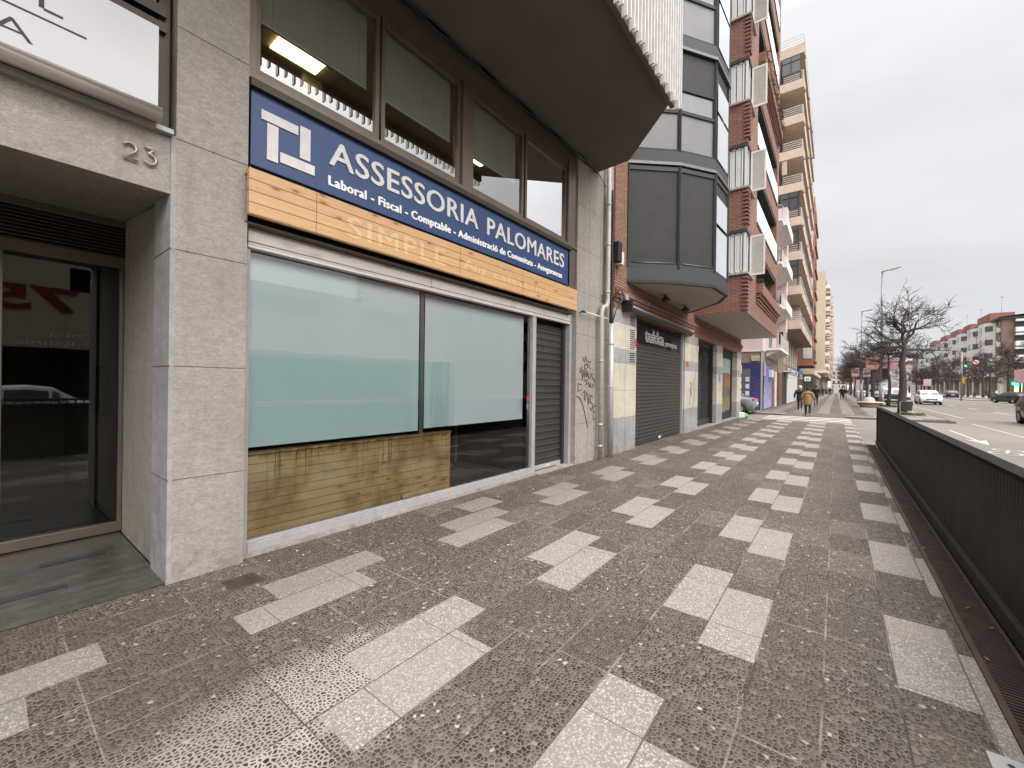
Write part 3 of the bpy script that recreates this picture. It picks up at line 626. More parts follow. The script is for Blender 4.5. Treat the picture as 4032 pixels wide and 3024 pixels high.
# ---------------- shopfront
sf = thing('shopfront', 'glazed shopfront with grey frame and whitewashed wooden header below the pine fascia', 'shopfront', (4.3, 4.25, 0))
m = MB()
for a, b in ((1.5, 3.62), (3.66, 5.97), (6.01, 7.22)):
    m.box(a, b, 4.185, 4.22, 2.83, 2.95)
m.box(1.5, 7.28, 4.20, 4.28, 2.80, 2.98); m.box(1.5, 7.25, 4.19, 4.20, 2.80, 2.83)
m.build('header', 'whitewashed wood', sf, bevel=.003)
m = B(1.47, 1.53, 4.21, 4.30, .0, 2.8); m.box(5.99, 6.09, 4.20, 4.32, 0, 2.8).box(1.53, 5.99, 4.20, 4.30, .035, .115).box(1.53, 5.99, 4.215, 4.30, .115, .135).box(7.26, 7.34, 4.2, 4.4, 0, 2.98)
m.build('frame', 'sill paint', sf, bevel=.004)
B(1.46, 6.1, 4.17, 4.32, 0, .035).build('stone_sill', 'limestone slab', sf)
B(6.1, 7.34, 4.12, 4.5, 0, .02).build('doorstep', 'limestone slab', sf)
MB().quad((1.53, 4.26, .135), (5.99, 4.26, .135), (5.99, 4.26, 2.8), (1.53, 4.26, 2.8)).build('pane', 'shop glass', sf)
B(3.595, 3.655, 4.33, 4.40, .9, 2.8).build('mullion', M('mullion', (.18, .18, .18), .35, .4), sf)
# interior
m = MB(); m.quad((1.46, 4.3, .02), (7, 4.3, .02), (7, 11, .02), (1.46, 11, .02)); m.cur = 1
m.quad((1.46, 11, 0), (7, 11, 0), (7, 11, 3), (1.46, 11, 3)).quad((1.46, 4.3, 2.95), (7, 4.3, 2.95), (7, 11, 2.95), (1.46, 11, 2.95)).quad((6.1, 4.5, 0), (6.1, 11, 0), (6.1, 11, 3), (6.1, 4.5, 3)).quad((1.46, 4.4, 0), (1.46, 11, 0), (1.46, 11, 3), (1.46, 4.4, 3)).box(5.3, 5.36, 5.4, 5.46, .02, 2.9).box(4.9, 5.36, 5.4, 5.46, .1, .16)
m.build('shop_interior', ['dark floor boards', M('shop wall', (.07, .068, .062), .7)], sf)
m = MB()
for k_ in range(3):
    a = k_*math.pi/3; m.tube([(2.68-.035*math.cos(a), 4.257, 2.585-.035*math.sin(a)), (2.68+.035*math.cos(a), 4.257, 2.585+.035*math.sin(a))], .003, 4)
m.build('snowflake_sticker', 'pipe grey', sf)
B(5.90, 5.955, 4.254, 4.257, 1.30, 1.39).build('sticker', 'red sign', sf); B(5.905, 5.95, 4.254, 4.257, 1.17, 1.27).build('sticker', 'sign sky blue', sf)
# blinds and panels inside
tag(B(1.54, 3.585, 4.345, 4.352, .97, 2.8).build('roller_blind', 'pale blind'), 'pale roller blind behind the left pane of the shopfront', 'blind', 'blinds in the shopfront')
m = MB(); xs = [3.80, 4.3, 4.9, 5.5, 5.96]
bl = B(3.72, 5.955, 4.385, 4.392, .985, 2.8).build('roller_blind', 'pale blind'); tag(bl, 'pale roller blind behind the right pane, ending above the dark interior', 'blind', 'blinds in the shopfront')
m = MB(); n = 24
for i in range(n):
    x0 = 1.545+(4.2-1.545)*i/n; x1 = 1.545+(4.2-1.545)*(i+1)/n; zt0 = 1.89+.007*math.sin(i*.9)+.004*math.sin(i*2.3); zt1 = 1.89+.007*math.sin((i+1)*.9)+.004*math.sin((i+1)*2.3)
    e0 = -.03*math.sin(i*1.3) if i > n-2 else 0
    m.quad((x0, 4.30, .965-.0*i), (x1, 4.30, .965), (x1, 4.30+.004*math.sin(i), zt1), (x0, 4.30+.004*math.sin(i-1), zt0))
tag(m.build('plastic_film', 'teal film'), 'translucent teal film stretched low behind the shopfront panes', 'film')
pb = thing('pine_partition', 'stained pine plank panel with dark drips at the foot of the shopfront', 'partition', (2.8, 4.34, .12))
B(1.54, 4.13, 4.32, 4.36, .12, .90).build('planks', 'stained pine', pb); B(1.54, 4.15, 4.30, 4.42, .90, .925).build('cap', 'stained pine', pb); B(4.13, 4.15, 4.32, 4.42, .12, .90).build('edge', 'varnished pine', pb)
B(3.31, 3.40, 4.285, 4.29, .145, .195).build('paper_note', 'box cream', pb)
# roller shutter beside the shop
rs = thing('roller_shutter', 'narrow closed brown roller shutter between the shopfront and the second stone pillar', 'roller shutter', (6.7, 4.35, 0))
def shutter_slats(a, b, y, z0, z1, pitch=.085):
    m = MB(); z = z0
    while z < z1-.01:
        zt = min(z+pitch, z1)
        m.cur = 0; m.add([(a, y, z), (b, y, z), (b, y+.012, z+(zt-z)*.5), (a, y+.012, z+(zt-z)*.5), (b, y+.002, zt-.008), (a, y+.002, zt-.008)], [(0, 1, 2, 3), (3, 2, 4, 5)])
        m.cur = 1; m.box(a, b, y-.005, y+.012, zt-.009, zt); z = zt
    return m
m = shutter_slats(6.10, 7.19, 4.36, .10, 2.66, .125); m.cur = 0; m.box(6.10, 7.19, 4.37, 4.40, 2.66, 2.72); m.build('slats', ['shutter slat', 'shutter lip'], rs)
B(6.10, 7.2, 4.34, 4.38, .02, .10).build('bottom_bar', 'pipe grey', rs); B(6.62, 6.78, 4.335, 4.342, .045, .075).build('lock_plate', 'box cream', rs)
B(7.19, 7.26, 4.30, 4.42, 0, 2.8).build('guide_rail', 'shutter slat', rs); B(6.1, 7.3, 4.45, 4.5, 0, 3).build('housing', 'black', rs)
# drain cover and metal plate
m = B(1.21, 1.44, 3.60, 3.83, -.01, .004); m.cur = 1
for i in range(7): m.box(1.23, 1.42, 3.625+i*.028, 3.631+i*.028, .004, .007); m.box(1.235+i*.028, 1.241+i*.028, 3.62, 3.81, .004, .0065)
tag(m.build('drain_cover', ['iron', 'grate rust'], bevel=.002), 'small square rusty iron cover in the paving by the first pillar', 'manhole cover')
m = B(2.60, 2.755, -.66, -.535, -.005, .012); m.cur = 1; m.disc((2.70, -.60, .0125), .012, 'z', 10)
tag(m.build('metal_plate', ['aluminium', 'black'], bevel=.003), 'grey metal floor plate with one bolt beside the grating', 'plate')

# ================================================================ FENCE + GRATING
gr = thing('drain_grating', 'long rusty slotted drain grating running along the foot of the dark parapet', 'grating', (7, -.77, 0))
m = B(-4, 15.7, -.70, -.668, -.1, .006); m.box(-4, 15.7, -.89, -.868, -.1, .006); m.build('frame', 'grate rust', gr)
m = MB(); x = -4
while x < 15.7: m.box(x, x+.014, -.87, -.70, -.03, .002); x += .03
m.build('bars', 'grate rust', gr); B(-4, 15.7, -.89, -.67, -.14, -.12).build('channel', 'black', gr)
fe = thing('parapet', 'dark ribbed metal parapet between the paving and the road', 'parapet', (6, -.98, 0))
m = MB(); n = 0; x = -4.0
pts = []
while x < 15.85:
    for dx, dy in ((0, 0), (.012, .004), (.045, .004), (.057, 0)): pts.append((x+dx, -.945+dy-.0))
    x += .075
for (a, b) in zip(pts, pts[1:]): m.quad((a[0], a[1], .10), (b[0], b[1], .10), (b[0], b[1], 1.03), (a[0], a[1], 1.03))
m.build('ribbed_sheet', 'fence', fe)
m = B(-4, 15.95, -.96, -.90, 0.0, .12); m.build('plinth', 'fence', fe, bevel=.004)
B(-4, 15.95, -1.03, -.91, 1.03, 1.065).build('cap', 'fence cap', fe, bevel=.004)
B(15.86, 15.95, -1.025, -.915, .12, 1.03).build('end_post', 'fence', fe, bevel=.003); B(-4, 15.86, -1.02, -1.0, -.1, 1.03).build('back_sheet', 'fence', fe)
# ================================================================ BRICK BUILDING
bB = thing('brick_building', 'red brick apartment building with a grey corner bay, louvred shutters and ground floor shutters', 'building', (17, 4.05, 0))
YB = 4.05
m = MB(); m.box(9.0, 25.2, YB, 16, 3.86, 30); m.build('wall', 'brick', bB)
m = MB()
for i, (z, d) in enumerate(((3.55, .03), (3.63, .055), (3.71, .08), (3.79, .05))): m.box(9.02, 25.25, YB-d, YB+.1, z, z+.07)
m.build('cornice', 'brick', bB)
B(9.0, 25.2, YB, 4.4, 3.38, 3.86).build('frieze', 'brick soldier', bB)
# ground floor piers with tile bands
def pier(x0, x1, y1=4.6):
    m = MB()
    for z0, z1, c in ((0, .83, 0), (.83, 2.13, 1), (2.13, 2.46, 0), (2.46, 3.08, 1), (3.08, 3.38, 0)): m.cur = c; m.box(x0, x1, YB, y1, z0, z1)
    m.cur = 2
    for z in (.83, 1.48, 2.13, 2.46, 3.08): m.box(x0, x1, YB-.0012, YB+.01, z-.003, z+.003)
    if x1-x0 > .9: xm = (x0+x1)/2; m.box(xm-.003, xm+.003, YB-.0012, YB+.01, 0, 3.38)
    return m.build('pier', ['grey marble', 'beige marble tile', JT], bB)
pier(9.0, 10.37); pier(14.70, 16.40); pier(19.45, 20.60); pier(24.05, 25.2)
B(9.0, 25.2, 4.7, 16, 0, 3.38).build('ground_floor', 'black', bB)
for za, zb_ in ((2.18, 2.42), (2.50, 2.98), (3.10, 3.34)):
    m = MB(); z = za
    while z < zb_: m.box(9.95, 10.26, YB-.004, YB+.01, z, z+.026); z += .052
    m.build('air_vent', 'black', bB)
pass
# upper window band glass etc: main wall windows hidden by bays
# --- black bay
bay = [(9.70, 4.05), (10.58, 3.09), (11.5, 2.48), (12.72, 2.42), (13.67, 2.80), (14.9, 3.9), (15.0, 4.05)]
def off(poly, d):
    c = Vector((12.3, 4.6)); o = []
    for p in poly:
        v = Vector(p)-c; v = v.normalized()*d; o.append((p[0]+v.x, min(p[1]+v.y, 4.05)))
    return o
by = MB(); by.prism(bay, 4.13, 4.50); bayo = by.build('bay', 'panel grey', bB)
MB().prism(off(bay, -.05), 4.11, 4.125).build('underside', 'plaster soffit', bayo)
m = MB(); 
def ring(m, poly, z0, z1, d0, d1):
    a, b = off(poly, d0), off(poly, d1)
    for i in range(len(poly)-1):
        m.add([(*a[i], z0), (*a[i+1], z0), (*b[i+1], z0), (*b[i], z0), (*a[i], z1), (*a[i+1], z1), (*b[i+1], z1), (*b[i], z1)], [(0, 1, 2, 3), (4, 5, 6, 7), (0, 1, 5, 4), (2, 3, 7, 6), (1, 2, 6, 5), (3, 0, 4, 7)])
ring(m, bay, 4.10, 4.17, .03, -.06); m.build('edge_trim', 'panel black', bayo)
inner = off(bay, -.06)
for k in range(7):
    zf = 4.13+2.86*k
    seg = []
    if k == 0:
        pm = MB()
        for p in bay[:-1]:
            q = off([p], .0)[0]; pm.obox((q[0], q[1], zf+1.6), (1, 0, 0), (0, 1, 0), (0, 0, 1), .03, .03, 1.24)
        for i in range(5):
            a, b = Vector(off(bay, -.02)[i]), Vector(off(bay, -.02)[i+1]); d = (b-a).normalized(); n = Vector((d.y, -d.x)); c = (a+b)/2; L = (b-a).length/2-.03
            for z, h in ((zf+.41, .04), (zf+2.78, .05)): pm.obox((c.x, c.y, z), (d.x, d.y, 0), (n.x, n.y, 0), (0, 0, 1), L, .02, h)
        pm.build('bay_frame', 'panel grey', bayo)
        MB().prism(off(bay, -.03), zf+.37, zf+2.84, False, False).build('bay_panel', 'panel black', bayo)
    mm = MB(); ring(mm, bay, zf+2.87, zf+2.94, .035, -.05); mm.build('moulding', 'chrome', bayo)
    MB().prism(bay, zf+2.94, zf+3.22).build('spandrel', 'panel grey', bayo)
    z0 = zf+3.22; z1 = zf+2.86+2.84
    # corner posts
    fm = MB(); dm = MB()
    for i, p in enumerate(bay[:-1]):
        q = off([p], -.035)[0]; fm.obox((q[0], q[1], (z0+z1)/2), (1, 0, 0), (0, 1, 0), (0, 0, 1), .035, .035, (z1-z0)/2)
    for i in range(5):
        a, b = Vector(off(bay, -.05)[i]), Vector(off(bay, -.05)[i+1]); d = (b-a).normalized(); n = Vector((d.y, -d.x)); c = (a+b)/2; L = (b-a).length/2-.03
        for z, h in ((z0+.03, .03), (z0+1.0, .04), (z0+1.55, .02)): fm.obox((c.x, c.y, z), (d.x, d.y, 0), (n.x, n.y, 0), (0, 0, 1), L, .03, h)
    fm.build('bay_frame', 'panel black', bayo)
    gl = MB(); gl.prism(off(bay, -.06), z0, z0+1.0, False, False); gl.build('frosted_pane', 'frosted pane', bayo)
    gl = MB()
    P = off(bay, -.06)
    for i in range(6):
        a, b = P[i], P[i+1]; gl.quad((*a, z0+1.0), (*b, z0+1.0), (*b, z0+1.55), (*a, z0+1.55))
    gl.build('pane', 'window glass', bayo)
    MB().prism(off(bay, -.045), z0+1.55, z1, False, False).build('awning_panel', 'panel black', bayo)
# reflective front panes (brighter) on the outward face
a, b = Vector((11.5, 2.48)), Vector((12.72, 2.42)); d = (b-a).normalized(); n = Vector((d.y, -d.x))
for k in range(7):
    zf = 4.13+2.86*k
    for z0, z1 in ((zf+.42, zf+1.55), (zf+1.65, zf+2.35)):
        p0 = a+d*.1; p1 = b-d*.12; m = MB(); m.quad((p0.x+n.x*.012, p0.y+n.y*.012, z0), (p1.x+n.x*.012, p1.y+n.y*.012, z0), (p1.x+n.x*.012, p1.y+n.y*.012, z1), (p0.x+n.x*.012, p0.y+n.y*.012, z1)); m.build('mirror_pane', 'sky pane', bayo)
m = MB()
for i in (0, 1):
    a, b = Vector(off(bay, .005)[i]), Vector(off(bay, .005)[i+1]); m.tube([(a.x+(b.x-a.x)*.08, a.y+(b.y-a.y)*.08, 4.60), (a.x+(b.x-a.x)*.94, a.y+(b.y-a.y)*.94, 4.60)], .018, 8)
m.build('rail', 'chrome', bayo)
for (x, y) in ((11.6, 3.75), (13.5, 3.75)):
    f = thing('floodlight', 'black floodlight under the grey bay, %s the street corner' % ('farther from' if x < 12 else 'nearer to'), 'floodlight', (x, y, 4.0), 'floodlights under the grey bay')
    MB().tube([(x, y, 4.1), (x, y, 4.02)], .02, 8).build('bracket', 'black', f); MB().obox((x+.05, y-.02, 3.97), (1, 0, 0), (0, .9, -.4), (0, .4, .9), .14, .08, .045).build('lamp_head', 'panel black', f, bevel=.008)
# --- brick bay on the right with louvred shutters and balconies
x0, x1, yb = 15.72, 24.9, 2.42
FZ = [4.12+2.87*k for k in range(9)]
br = MB()
for k, z in enumerate(FZ):
    zt = z+1.24; z2 = z+2.76
    # low brick band round corner (side + front) and upper wall from X 17.9
    br.box(x0, 17.85, yb, YB, z if k == 0 else z-.1, zt)
    br.box(16.75, 17.85, yb, YB, zt, z+2.77)
    br.box(24.25, x1, yb, YB, z if k == 0 else z-.1, z+2.77)
    br.box(17.85, 24.25, yb, YB, z if k == 0 else z-.1, z+.72)
for z in FZ:
    for i in range(9): zz = z+.06+i*.13; br.extr([(yb-.06, zz), (yb+.10, zz), (yb+.10, zz+.062), (yb-.06, zz+.062)], x0-.045, x0+.3)
bb = br.build('brick_bay', 'brick', bB)
B(x0+.04, x1-.04, yb+.04, YB, 4.105, 4.13).build('underside', 'plaster soffit', bb)
# toothed corner brickwork
for k, z in enumerate(FZ):
    zt = z+1.24
    B(x0-.08, 16.8, yb-.08, YB, zt, zt+.06).build('window_sill', 'sill paint' if False else 'limestone slab', bb)
    m = B(x0-.02, 16.75, yb-.02, YB, z+2.66, z+2.77); m.build('window_lintel', 'panel grey', bb)
    w = MB(); a, b = zt+.06, z+2.66
    w.box(x0+.02, x0+.08, yb+.02, yb+.09, a, b)
    for i, y in enumerate((2.55, 2.72, 2.9, 3.08)): w.box(x0+.03, x0+.075, y, y+(.05), a, b)
    w.box(x0+.03, x0+.075, yb+.09, 3.4, a, a+.06).box(x0+.03, x0+.075, yb+.09, 3.4, b-.06, b)
    for y in (2.62, 2.8, 2.98): w.box(x0+.05, x0+.06, y, y+.09, a, b)
    w.box(x0+.08, 16.2, yb+.03, yb+.08, a, a+.05).box(x0+.08, 16.2, yb+.03, yb+.08, b-.05, b).box(16.15, 16.2, yb+.02, yb+.09, a, b)
    wo = w.build('corner_window', 'shutter white', bb)
    g = MB(); g.quad((x0+.065, yb+.05, a), (x0+.065, 3.9, a), (x0+.065, 3.9, b), (x0+.065, yb+.05, b)).quad((x0+.07, yb+.06, a), (16.75, yb+.06, a), (16.75, yb+.06, b), (x0+.07, yb+.06, b)); g.build('pane', 'window glass', wo)
    # louvred shutter standing open, perpendicular to the facade
    s = MB(); xs, ya, ybb = 16.30, yb-.02, yb-.47
    s.box(xs-.004, xs+.004, ybb+.02, ya-.02, a+.02, b-.02).box(xs-.02, xs+.02, ya-.05, ya, a, b).box(xs-.02, xs+.02, ybb, ybb+.05, a, b).box(xs-.02, xs+.02, ybb+.05, ya-.05, a, a+.06).box(xs-.02, xs+.02, ybb+.05, ya-.05, b-.06, b)
    so_ = s.build('shutter_frame', 'shutter white', bb)
    l = MB(); zz = a+.07
    while zz < b-.07: l.add([(xs-.017, ybb+.05, zz), (xs-.017, ya-.05, zz), (xs-.005, ya-.05, zz+.03), (xs-.005, ybb+.05, zz+.03)], [(0, 1, 2, 3)]); zz += .042
    l.build('louvre', M('louvre beige', (.42, .39, .34), .7), so_)
    # balcony
    B(17.85, 24.25, 3.6, 3.65, z+.72, z+2.77).build('balcony_opening', 'dark opening', bb)
    B(17.85, 24.25, yb+.02, 3.6, z+2.62, z+2.77).build('balcony_ceiling', 'panel grey', bb)
    if k in (0, 3):
        p = MB(); p.box(17.9, 24.2, 2.2, yb, z+.95, z+1.35)
        for j in range(4): p.box(17.9, 24.2, 2.24+j*.045, yb, z+.93-j*.1, z+.97-j*.1+.02)
        po = p.build('planter', 'brick', bb)
        h = MB(); rr = random.Random(k)
        for i in range(700 if k == 3 else 160):
            x = rr.uniform(17.95, 24.2) if k == 3 else rr.choice((rr.uniform(17.9, 19.2), rr.uniform(21, 24))); y = 2.2+rr.random()*.2; L = rr.uniform(.05, .28); an = rr.uniform(0, 6.28)
            q = Vector((x, y-(.12 if k == 3 else 0)*rr.random(), z+1.33+rr.uniform(-.25 if k == 3 else -.02, .2))); dv = Vector((math.cos(an), math.sin(an), rr.uniform(-.6, 1.2))).normalized()*L; sd = Vector((dv.y, -dv.x, .02)).normalized()*.02
            h.add([q-sd, q+sd, q+dv+sd*.3, q+dv-sd*.3], [(0, 1, 2, 3)])
        h.build('plants', 'dry plant' if k == 3 else 'leaf green', po)
        B(17.85, 24.25, 2.9, 2.94, z+1.7, z+2.62).build('rolled_shutter', 'panel grey', bb)
    else:
        B(17.88, 24.22, yb-.02, yb+.02, z+.78, z+1.62).build('balcony_screen', 'awning white', bb)
        m = B(17.86, 24.24, yb-.03, yb+.1, z+.66, z+.78); m.build('balcony_slab', 'panel grey', bb)
        B(17.88, 24.22, 2.75, 2.78, z+1.9, z+2.6).build('rolled_shutter', 'panel grey', bb)
# --- ground floor: wide shutter
ws = thing('roller_shutter', 'wide dark roller shutter with honeycomb top and white letters behind it', 'roller shutter', (12.5, 4.15, 0))
m = shutter_slats(10.37, 14.70, 4.16, .03, 2.70, .10); m.build('slats', ['shutter slat', 'shutter lip'], ws)
B(10.37, 14.70, 4.165, 4.168, 2.70, 3.36).build('grille', 'honeycomb grille', ws); B(12.42, 12.62, 4.14, 4.15, .05, .12).build('lock_plate', 'box cream', ws)
B(10.37, 10.42, 4.10, 4.2, 0, 3.36).build('guide_rail', 'panel black', ws); B(14.62, 14.70, 4.10, 4.2, 0, 3.36).build('guide_rail', 'pipe grey', ws)
B(10.37, 14.7, 4.5, 4.6, 0, 3.38).build('backing', 'black', ws)
sgn = thing('shop_sign', 'white letters tukka behind the honeycomb grille of the wide shutter', 'shop sign', (12.5, 4.22, 2.8))
text('tukka', 'lettering', 'lettering white', sgn, 11.44, 13.0, 2.84, 4.22, h=.38, ext=.01, bold=.035); text('perruques', 'lettering', 'lettering white', sgn, 13.15, 14.32, 2.84, 4.22, h=.17, ext=.01, bold=.015)
aw = thing('awning', 'folded grey awning in its black cassette above the wide shutter', 'awning', (12, 3.9, 3.3))
m = MB(); m.tube([(9.5, 3.92, 3.46), (14.85, 3.92, 3.40)], .075, 12); m.build('roll', M('awning grey', (.17, .17, .175), .6), aw)
B(9.42, 9.5, 3.80, 4.05, 3.34, 3.60).build('bracket', 'black', aw); m = MB(); m.obox((12.2, 3.82, 3.39), (1, 0, -.01), (0, 1, 0), (.01, 0, 1), 2.6, .02, .03); m.build('front_bar', 'panel grey', aw); B(14.82, 14.9, 3.84, 4.05, 3.28, 3.5).build('bracket', 'box cream', aw)
# door grille and shop window
dg_ = thing('door_grille', 'tall narrow honeycomb roller grille between two tiled piers', 'roller grille', (17.9, 4.3, 0))
B(16.40, 19.45, 4.30, 4.303, .3, 3.36).build('grille', 'honeycomb grille', dg_); shutter_slats(16.40, 19.45, 4.30, .03, .3, .09).build('slats', ['shutter slat', 'shutter lip'], dg_)
m = B(16.4, 19.45, 4.28, 4.36, 3.2, 3.38); m.box(19.35, 19.45, 4.2, 4.36, 0, 3.38).build('guide_rail', 'panel black', dg_)
m = MB(); m.box(16.6, 18.6, 4.45, 4.5, .1, 2.9).box(18.7, 19.3, 4.45, 4.5, .1, 2.9).build('inner_door', 'window glass', dg_); B(16.35, 25.2, 4.0, 4.4, 0, .03).build('doorstep', 'limestone slab', dg_)
sw = thing('shop_window', 'shop window with a faded leafy poster beyond the second tiled pier', 'shop window', (22, 4.3, 0))
m = B(20.6, 24.05, 4.28, 4.36, 3.1, 3.38); m.box(20.6, 24.05, 4.28, 4.36, 0, .36).box(23.95, 24.05, 4.28, 4.36, .36, 3.1).box(20.6, 24.05, 4.27, 4.30, 3.0, 3.1).build('frame', 'panel black', sw)
MB().quad((20.6, 4.33, .36), (23.95, 4.33, .36), (23.95, 4.33, 3.1), (20.6, 4.33, 3.1)).build('pane', 'window glass', sw)
k = NT('leafy poster'); v = k.pos(); w = k.wall(); n1 = k.noise(v, 2.2, 3); c = k.mix(k.rng(n1, .4, .6, 0, 1), (.05, .07, .06), (.35, .14, .06)); c = k.mix(k.rng(k.z, .4, 1.3, .8, 0), c, (.16, .22, .06)); c = k.mix(k.rng(k.z, 2.25, 2.3, 0, .9), c, (.30, .42, .42)); k.col(c); k.rough(.4); MATS['leafy poster'] = k.m
B(21.2, 23.8, 4.318, 4.322, .45, 2.98).build('poster', 'leafy poster', sw)
# small things on piers
tag(B(16.28, 16.36, YB-.03, YB-.001, 2.86, 3.08).build('alarm_box', 'box cream', bevel=.01), 'small cream alarm box on the tiled pier left of the door grille', 'alarm box', 'wall boxes')
tag(B(25.0, 25.12, YB-.05, YB-.001, 2.3, 2.75).build('alarm_box', 'shutter white', bevel=.01), 'small white box on the last tiled pier at the street corner', 'alarm box', 'wall boxes')
tag(B(10.28, 10.36, YB-.012, YB-.001, 2.58, 2.78).build('wall_plate', 'red sign'), 'small red plate on the tiled wall left of the wide shutter', 'wall plate', 'red plates')
tag(B(14.85, 15.1, YB-.012, YB-.001, 2.28, 2.42).build('wall_plate', 'red sign'), 'small red plate on the tiled pier right of the wide shutter', 'wall plate', 'red plates')
tag(B(19.9, 20.15, YB-.012, YB-.001, 1.8, 2.15).build('wall_plate', 'sign sky blue'), 'small blue plate on the tiled pier beside the poster window', 'wall plate')
m = MB()
for x, z0, z1 in ((15.35, .95, 1.75), (15.5, 1.2, 1.75), (15.75, .8, 1.9), (15.95, 1.05, 2.1)): m.tube([(x, YB-.004, z0), (x+.05, YB-.004, z1)], .008, 4)
m.tube([(15.35, YB-.004, 1.75), (15.5, YB-.004, 1.2), (15.7, YB-.004, 1.75)], .008, 4)
tag(m.build('graffiti_tag', M('grey marker', (.16, .14, .13), .8)), 'faint grey graffiti tag on the tiled pier beside the wide shutter', 'graffiti')
# pipes, cables, boxes
pA = thing('drainpipe', 'pale stone coloured drainpipe with an offset bend on the second pillar', 'drainpipe', (8.22, 3.99, 0), 'drainpipes at the party wall')
MB().tube([(8.25, 3.99, 0), (8.22, 3.99, 3.08), (8.25, 3.99, 3.22), (8.32, 3.99, 3.29), (8.42, 3.99, 3.30), (8.5, 3.99, 3.38), (8.52, 3.99, 3.5), (8.52, 3.99, 8)], .05, 14).build('pipe', 'pipe beige', pA)
m = MB()
for z in (.28, .74, 2.1): MB().tube([(8.225, 3.99, z), (8.225, 3.99, z+.035)], .06, 14).build('collar', 'pipe grey', pA)
for z in (3.62, 4.66, 5.55): MB().tube([(8.52, 3.99, z), (8.52, 3.99, z+.035)], .06, 14).build('collar', 'pipe grey', pA)

pB = thing('drainpipe', 'thick grey cable conduit with black cables entering its top', 'conduit', (8.69, 3.97, 0), 'drainpipes at the party wall')
MB().tube([(8.70, 3.97, 0), (8.67, 3.97, 2.97)], .063, 16).build('pipe', 'pipe grey', pB)
m = MB(); m.tube([(8.69, 3.97, 1.55), (8.69, 3.97, 1.58)], .072, 16).tube([(8.68, 3.97, 2.5), (8.68, 3.97, 2.53)], .072, 16).tube([(8.62, 4.0, 1.565), (8.78, 4.0, 1.565)], .012, 6).build('collar', 'pipe grey', pB)
tag(MB().tube([(8.87, 4.0, 0), (8.85, 4.0, 2.6), (8.80, 4.0, 2.75)], .022, 10).build('thin_pipe', 'pipe grey'), 'thin grey pipe right beside the thick conduit', 'pipe')
m = MB(); rr = random.Random(3)
for i in range(7):
    ox, oy = rr.uniform(-.05, .05), rr.uniform(-.03, .03); pts = []
    for j in range(16): z = 2.9+j*.2; pts.append((8.66+ox+.018*math.sin(j*1.1+i), 3.97+oy, z))
    m.tube(pts, rr.choice((.011, .014, .018)), 6)
for i in range(4): m.tube([(8.66, 3.95, 3.45+.02*i), (8.76+.02*i, 3.85, 3.72), (8.95, 3.86, 3.76), (9.2, 3.9, 3.66-.02*i), (9.32, 3.95, 3.60)], .011, 6)
for i in range(2): m.tube([(8.7, 3.96, 2.95), (8.78, 3.9, 3.3), (9.0+.05*i, 3.86, 3.55), (9.3, 3.9, 3.68)], .011, 6)
tag(m.build('cable_bundle', 'cable'), 'bundle of black cables climbing the wall above the conduit', 'cable')
tag(B(8.72, 8.92, 3.84, 4.0, 4.36, 4.80).build('junction_box', 'black', bevel=.01), 'black junction box at the edge of the brick wall', 'junction box', 'junction boxes'); tag(B(9.02, 9.18, 3.90, 4.05, 4.36, 4.66).build('junction_box', 'box cream', bevel=.01), 'cream junction box on the brick wall beside the black one', 'junction box', 'junction boxes')
m = MB(); m.box(9.25, 9.42, 3.88, 4.0, 3.60, 3.72).build('cable_clamp', 'pipe grey'); tag([o for o in COL.objects if o.name.startswith('cable_clamp')][0], 'grey clamp holding the cables against the brick cornice', 'clamp')
ar = thing('support_rod', 'short horizontal metal arm fixed across the second pillar behind the drainpipe', 'bracket', (8, 4.0, 3.06)); MB().tube([(7.46, 4.0, 3.06), (8.62, 4.0, 3.06)], .017, 10).build('bar', 'shutter white', ar); MB().tube([(7.40, 4.0, 3.06), (7.5, 4.0, 3.06)], .024, 8).tube([(7.46, 4.0, 3.06), (7.46, 4.1, 3.06)], .012, 8).build('fixing', 'black', ar)
m = B(8.36, 8.54, 4.085, 4.10, 3.44, 3.62); m.cur = 1
for i in range(7): m.box(8.38, 8.52, 4.08, 4.086, 3.455+i*.022, 3.463+i*.022)
tag(m.build('vent_grille', ['pipe grey', 'black']), 'small square vent grille on the second pillar beside the drainpipe', 'vent')
# graffiti on the second pillar
m = MB(); Yg = 4.093
def stroke(pts, r=.0065): m.tube([(x, Yg, z) for x, z in pts], r, 5)
def sm(pts, n=6):
    o = []
    for i in range(len(pts)-1):
        p0 = pts[max(i-1, 0)]; p1 = pts[i]; p2 = pts[i+1]; p3 = pts[min(i+2, len(pts)-1)]
        for j in range(n):
            t = j/n; o.append(tuple(.5*((2*p1[a])+(-p0[a]+p2[a])*t+(2*p0[a]-5*p1[a]+4*p2[a]-p3[a])*t*t+(-p0[a]+3*p1[a]-3*p2[a]+p3[a])*t**3) for a in (0, 1)))
    return o+[pts[-1]]
stroke([(7.60, 2.17), (7.68, 2.07), (7.73, 2.19), (7.80, 2.08), (7.97, 2.10), (7.88, 2.00), (7.95, 1.93)])
stroke(sm([(7.72, 2.05), (7.68, 1.96), (7.76, 1.93), (7.83, 1.99), (7.79, 2.04), (7.72, 2.0)]))
stroke(sm([(7.50, 1.95), (7.52, 1.84), (7.58, 1.92)])); stroke(sm([(7.57, 1.97), (7.60, 1.80), (7.60, 1.72)])); stroke(sm([(7.62, 1.72), (7.67, 1.92), (7.71, 1.73)])); stroke([(7.63, 1.82), (7.71, 1.80)])
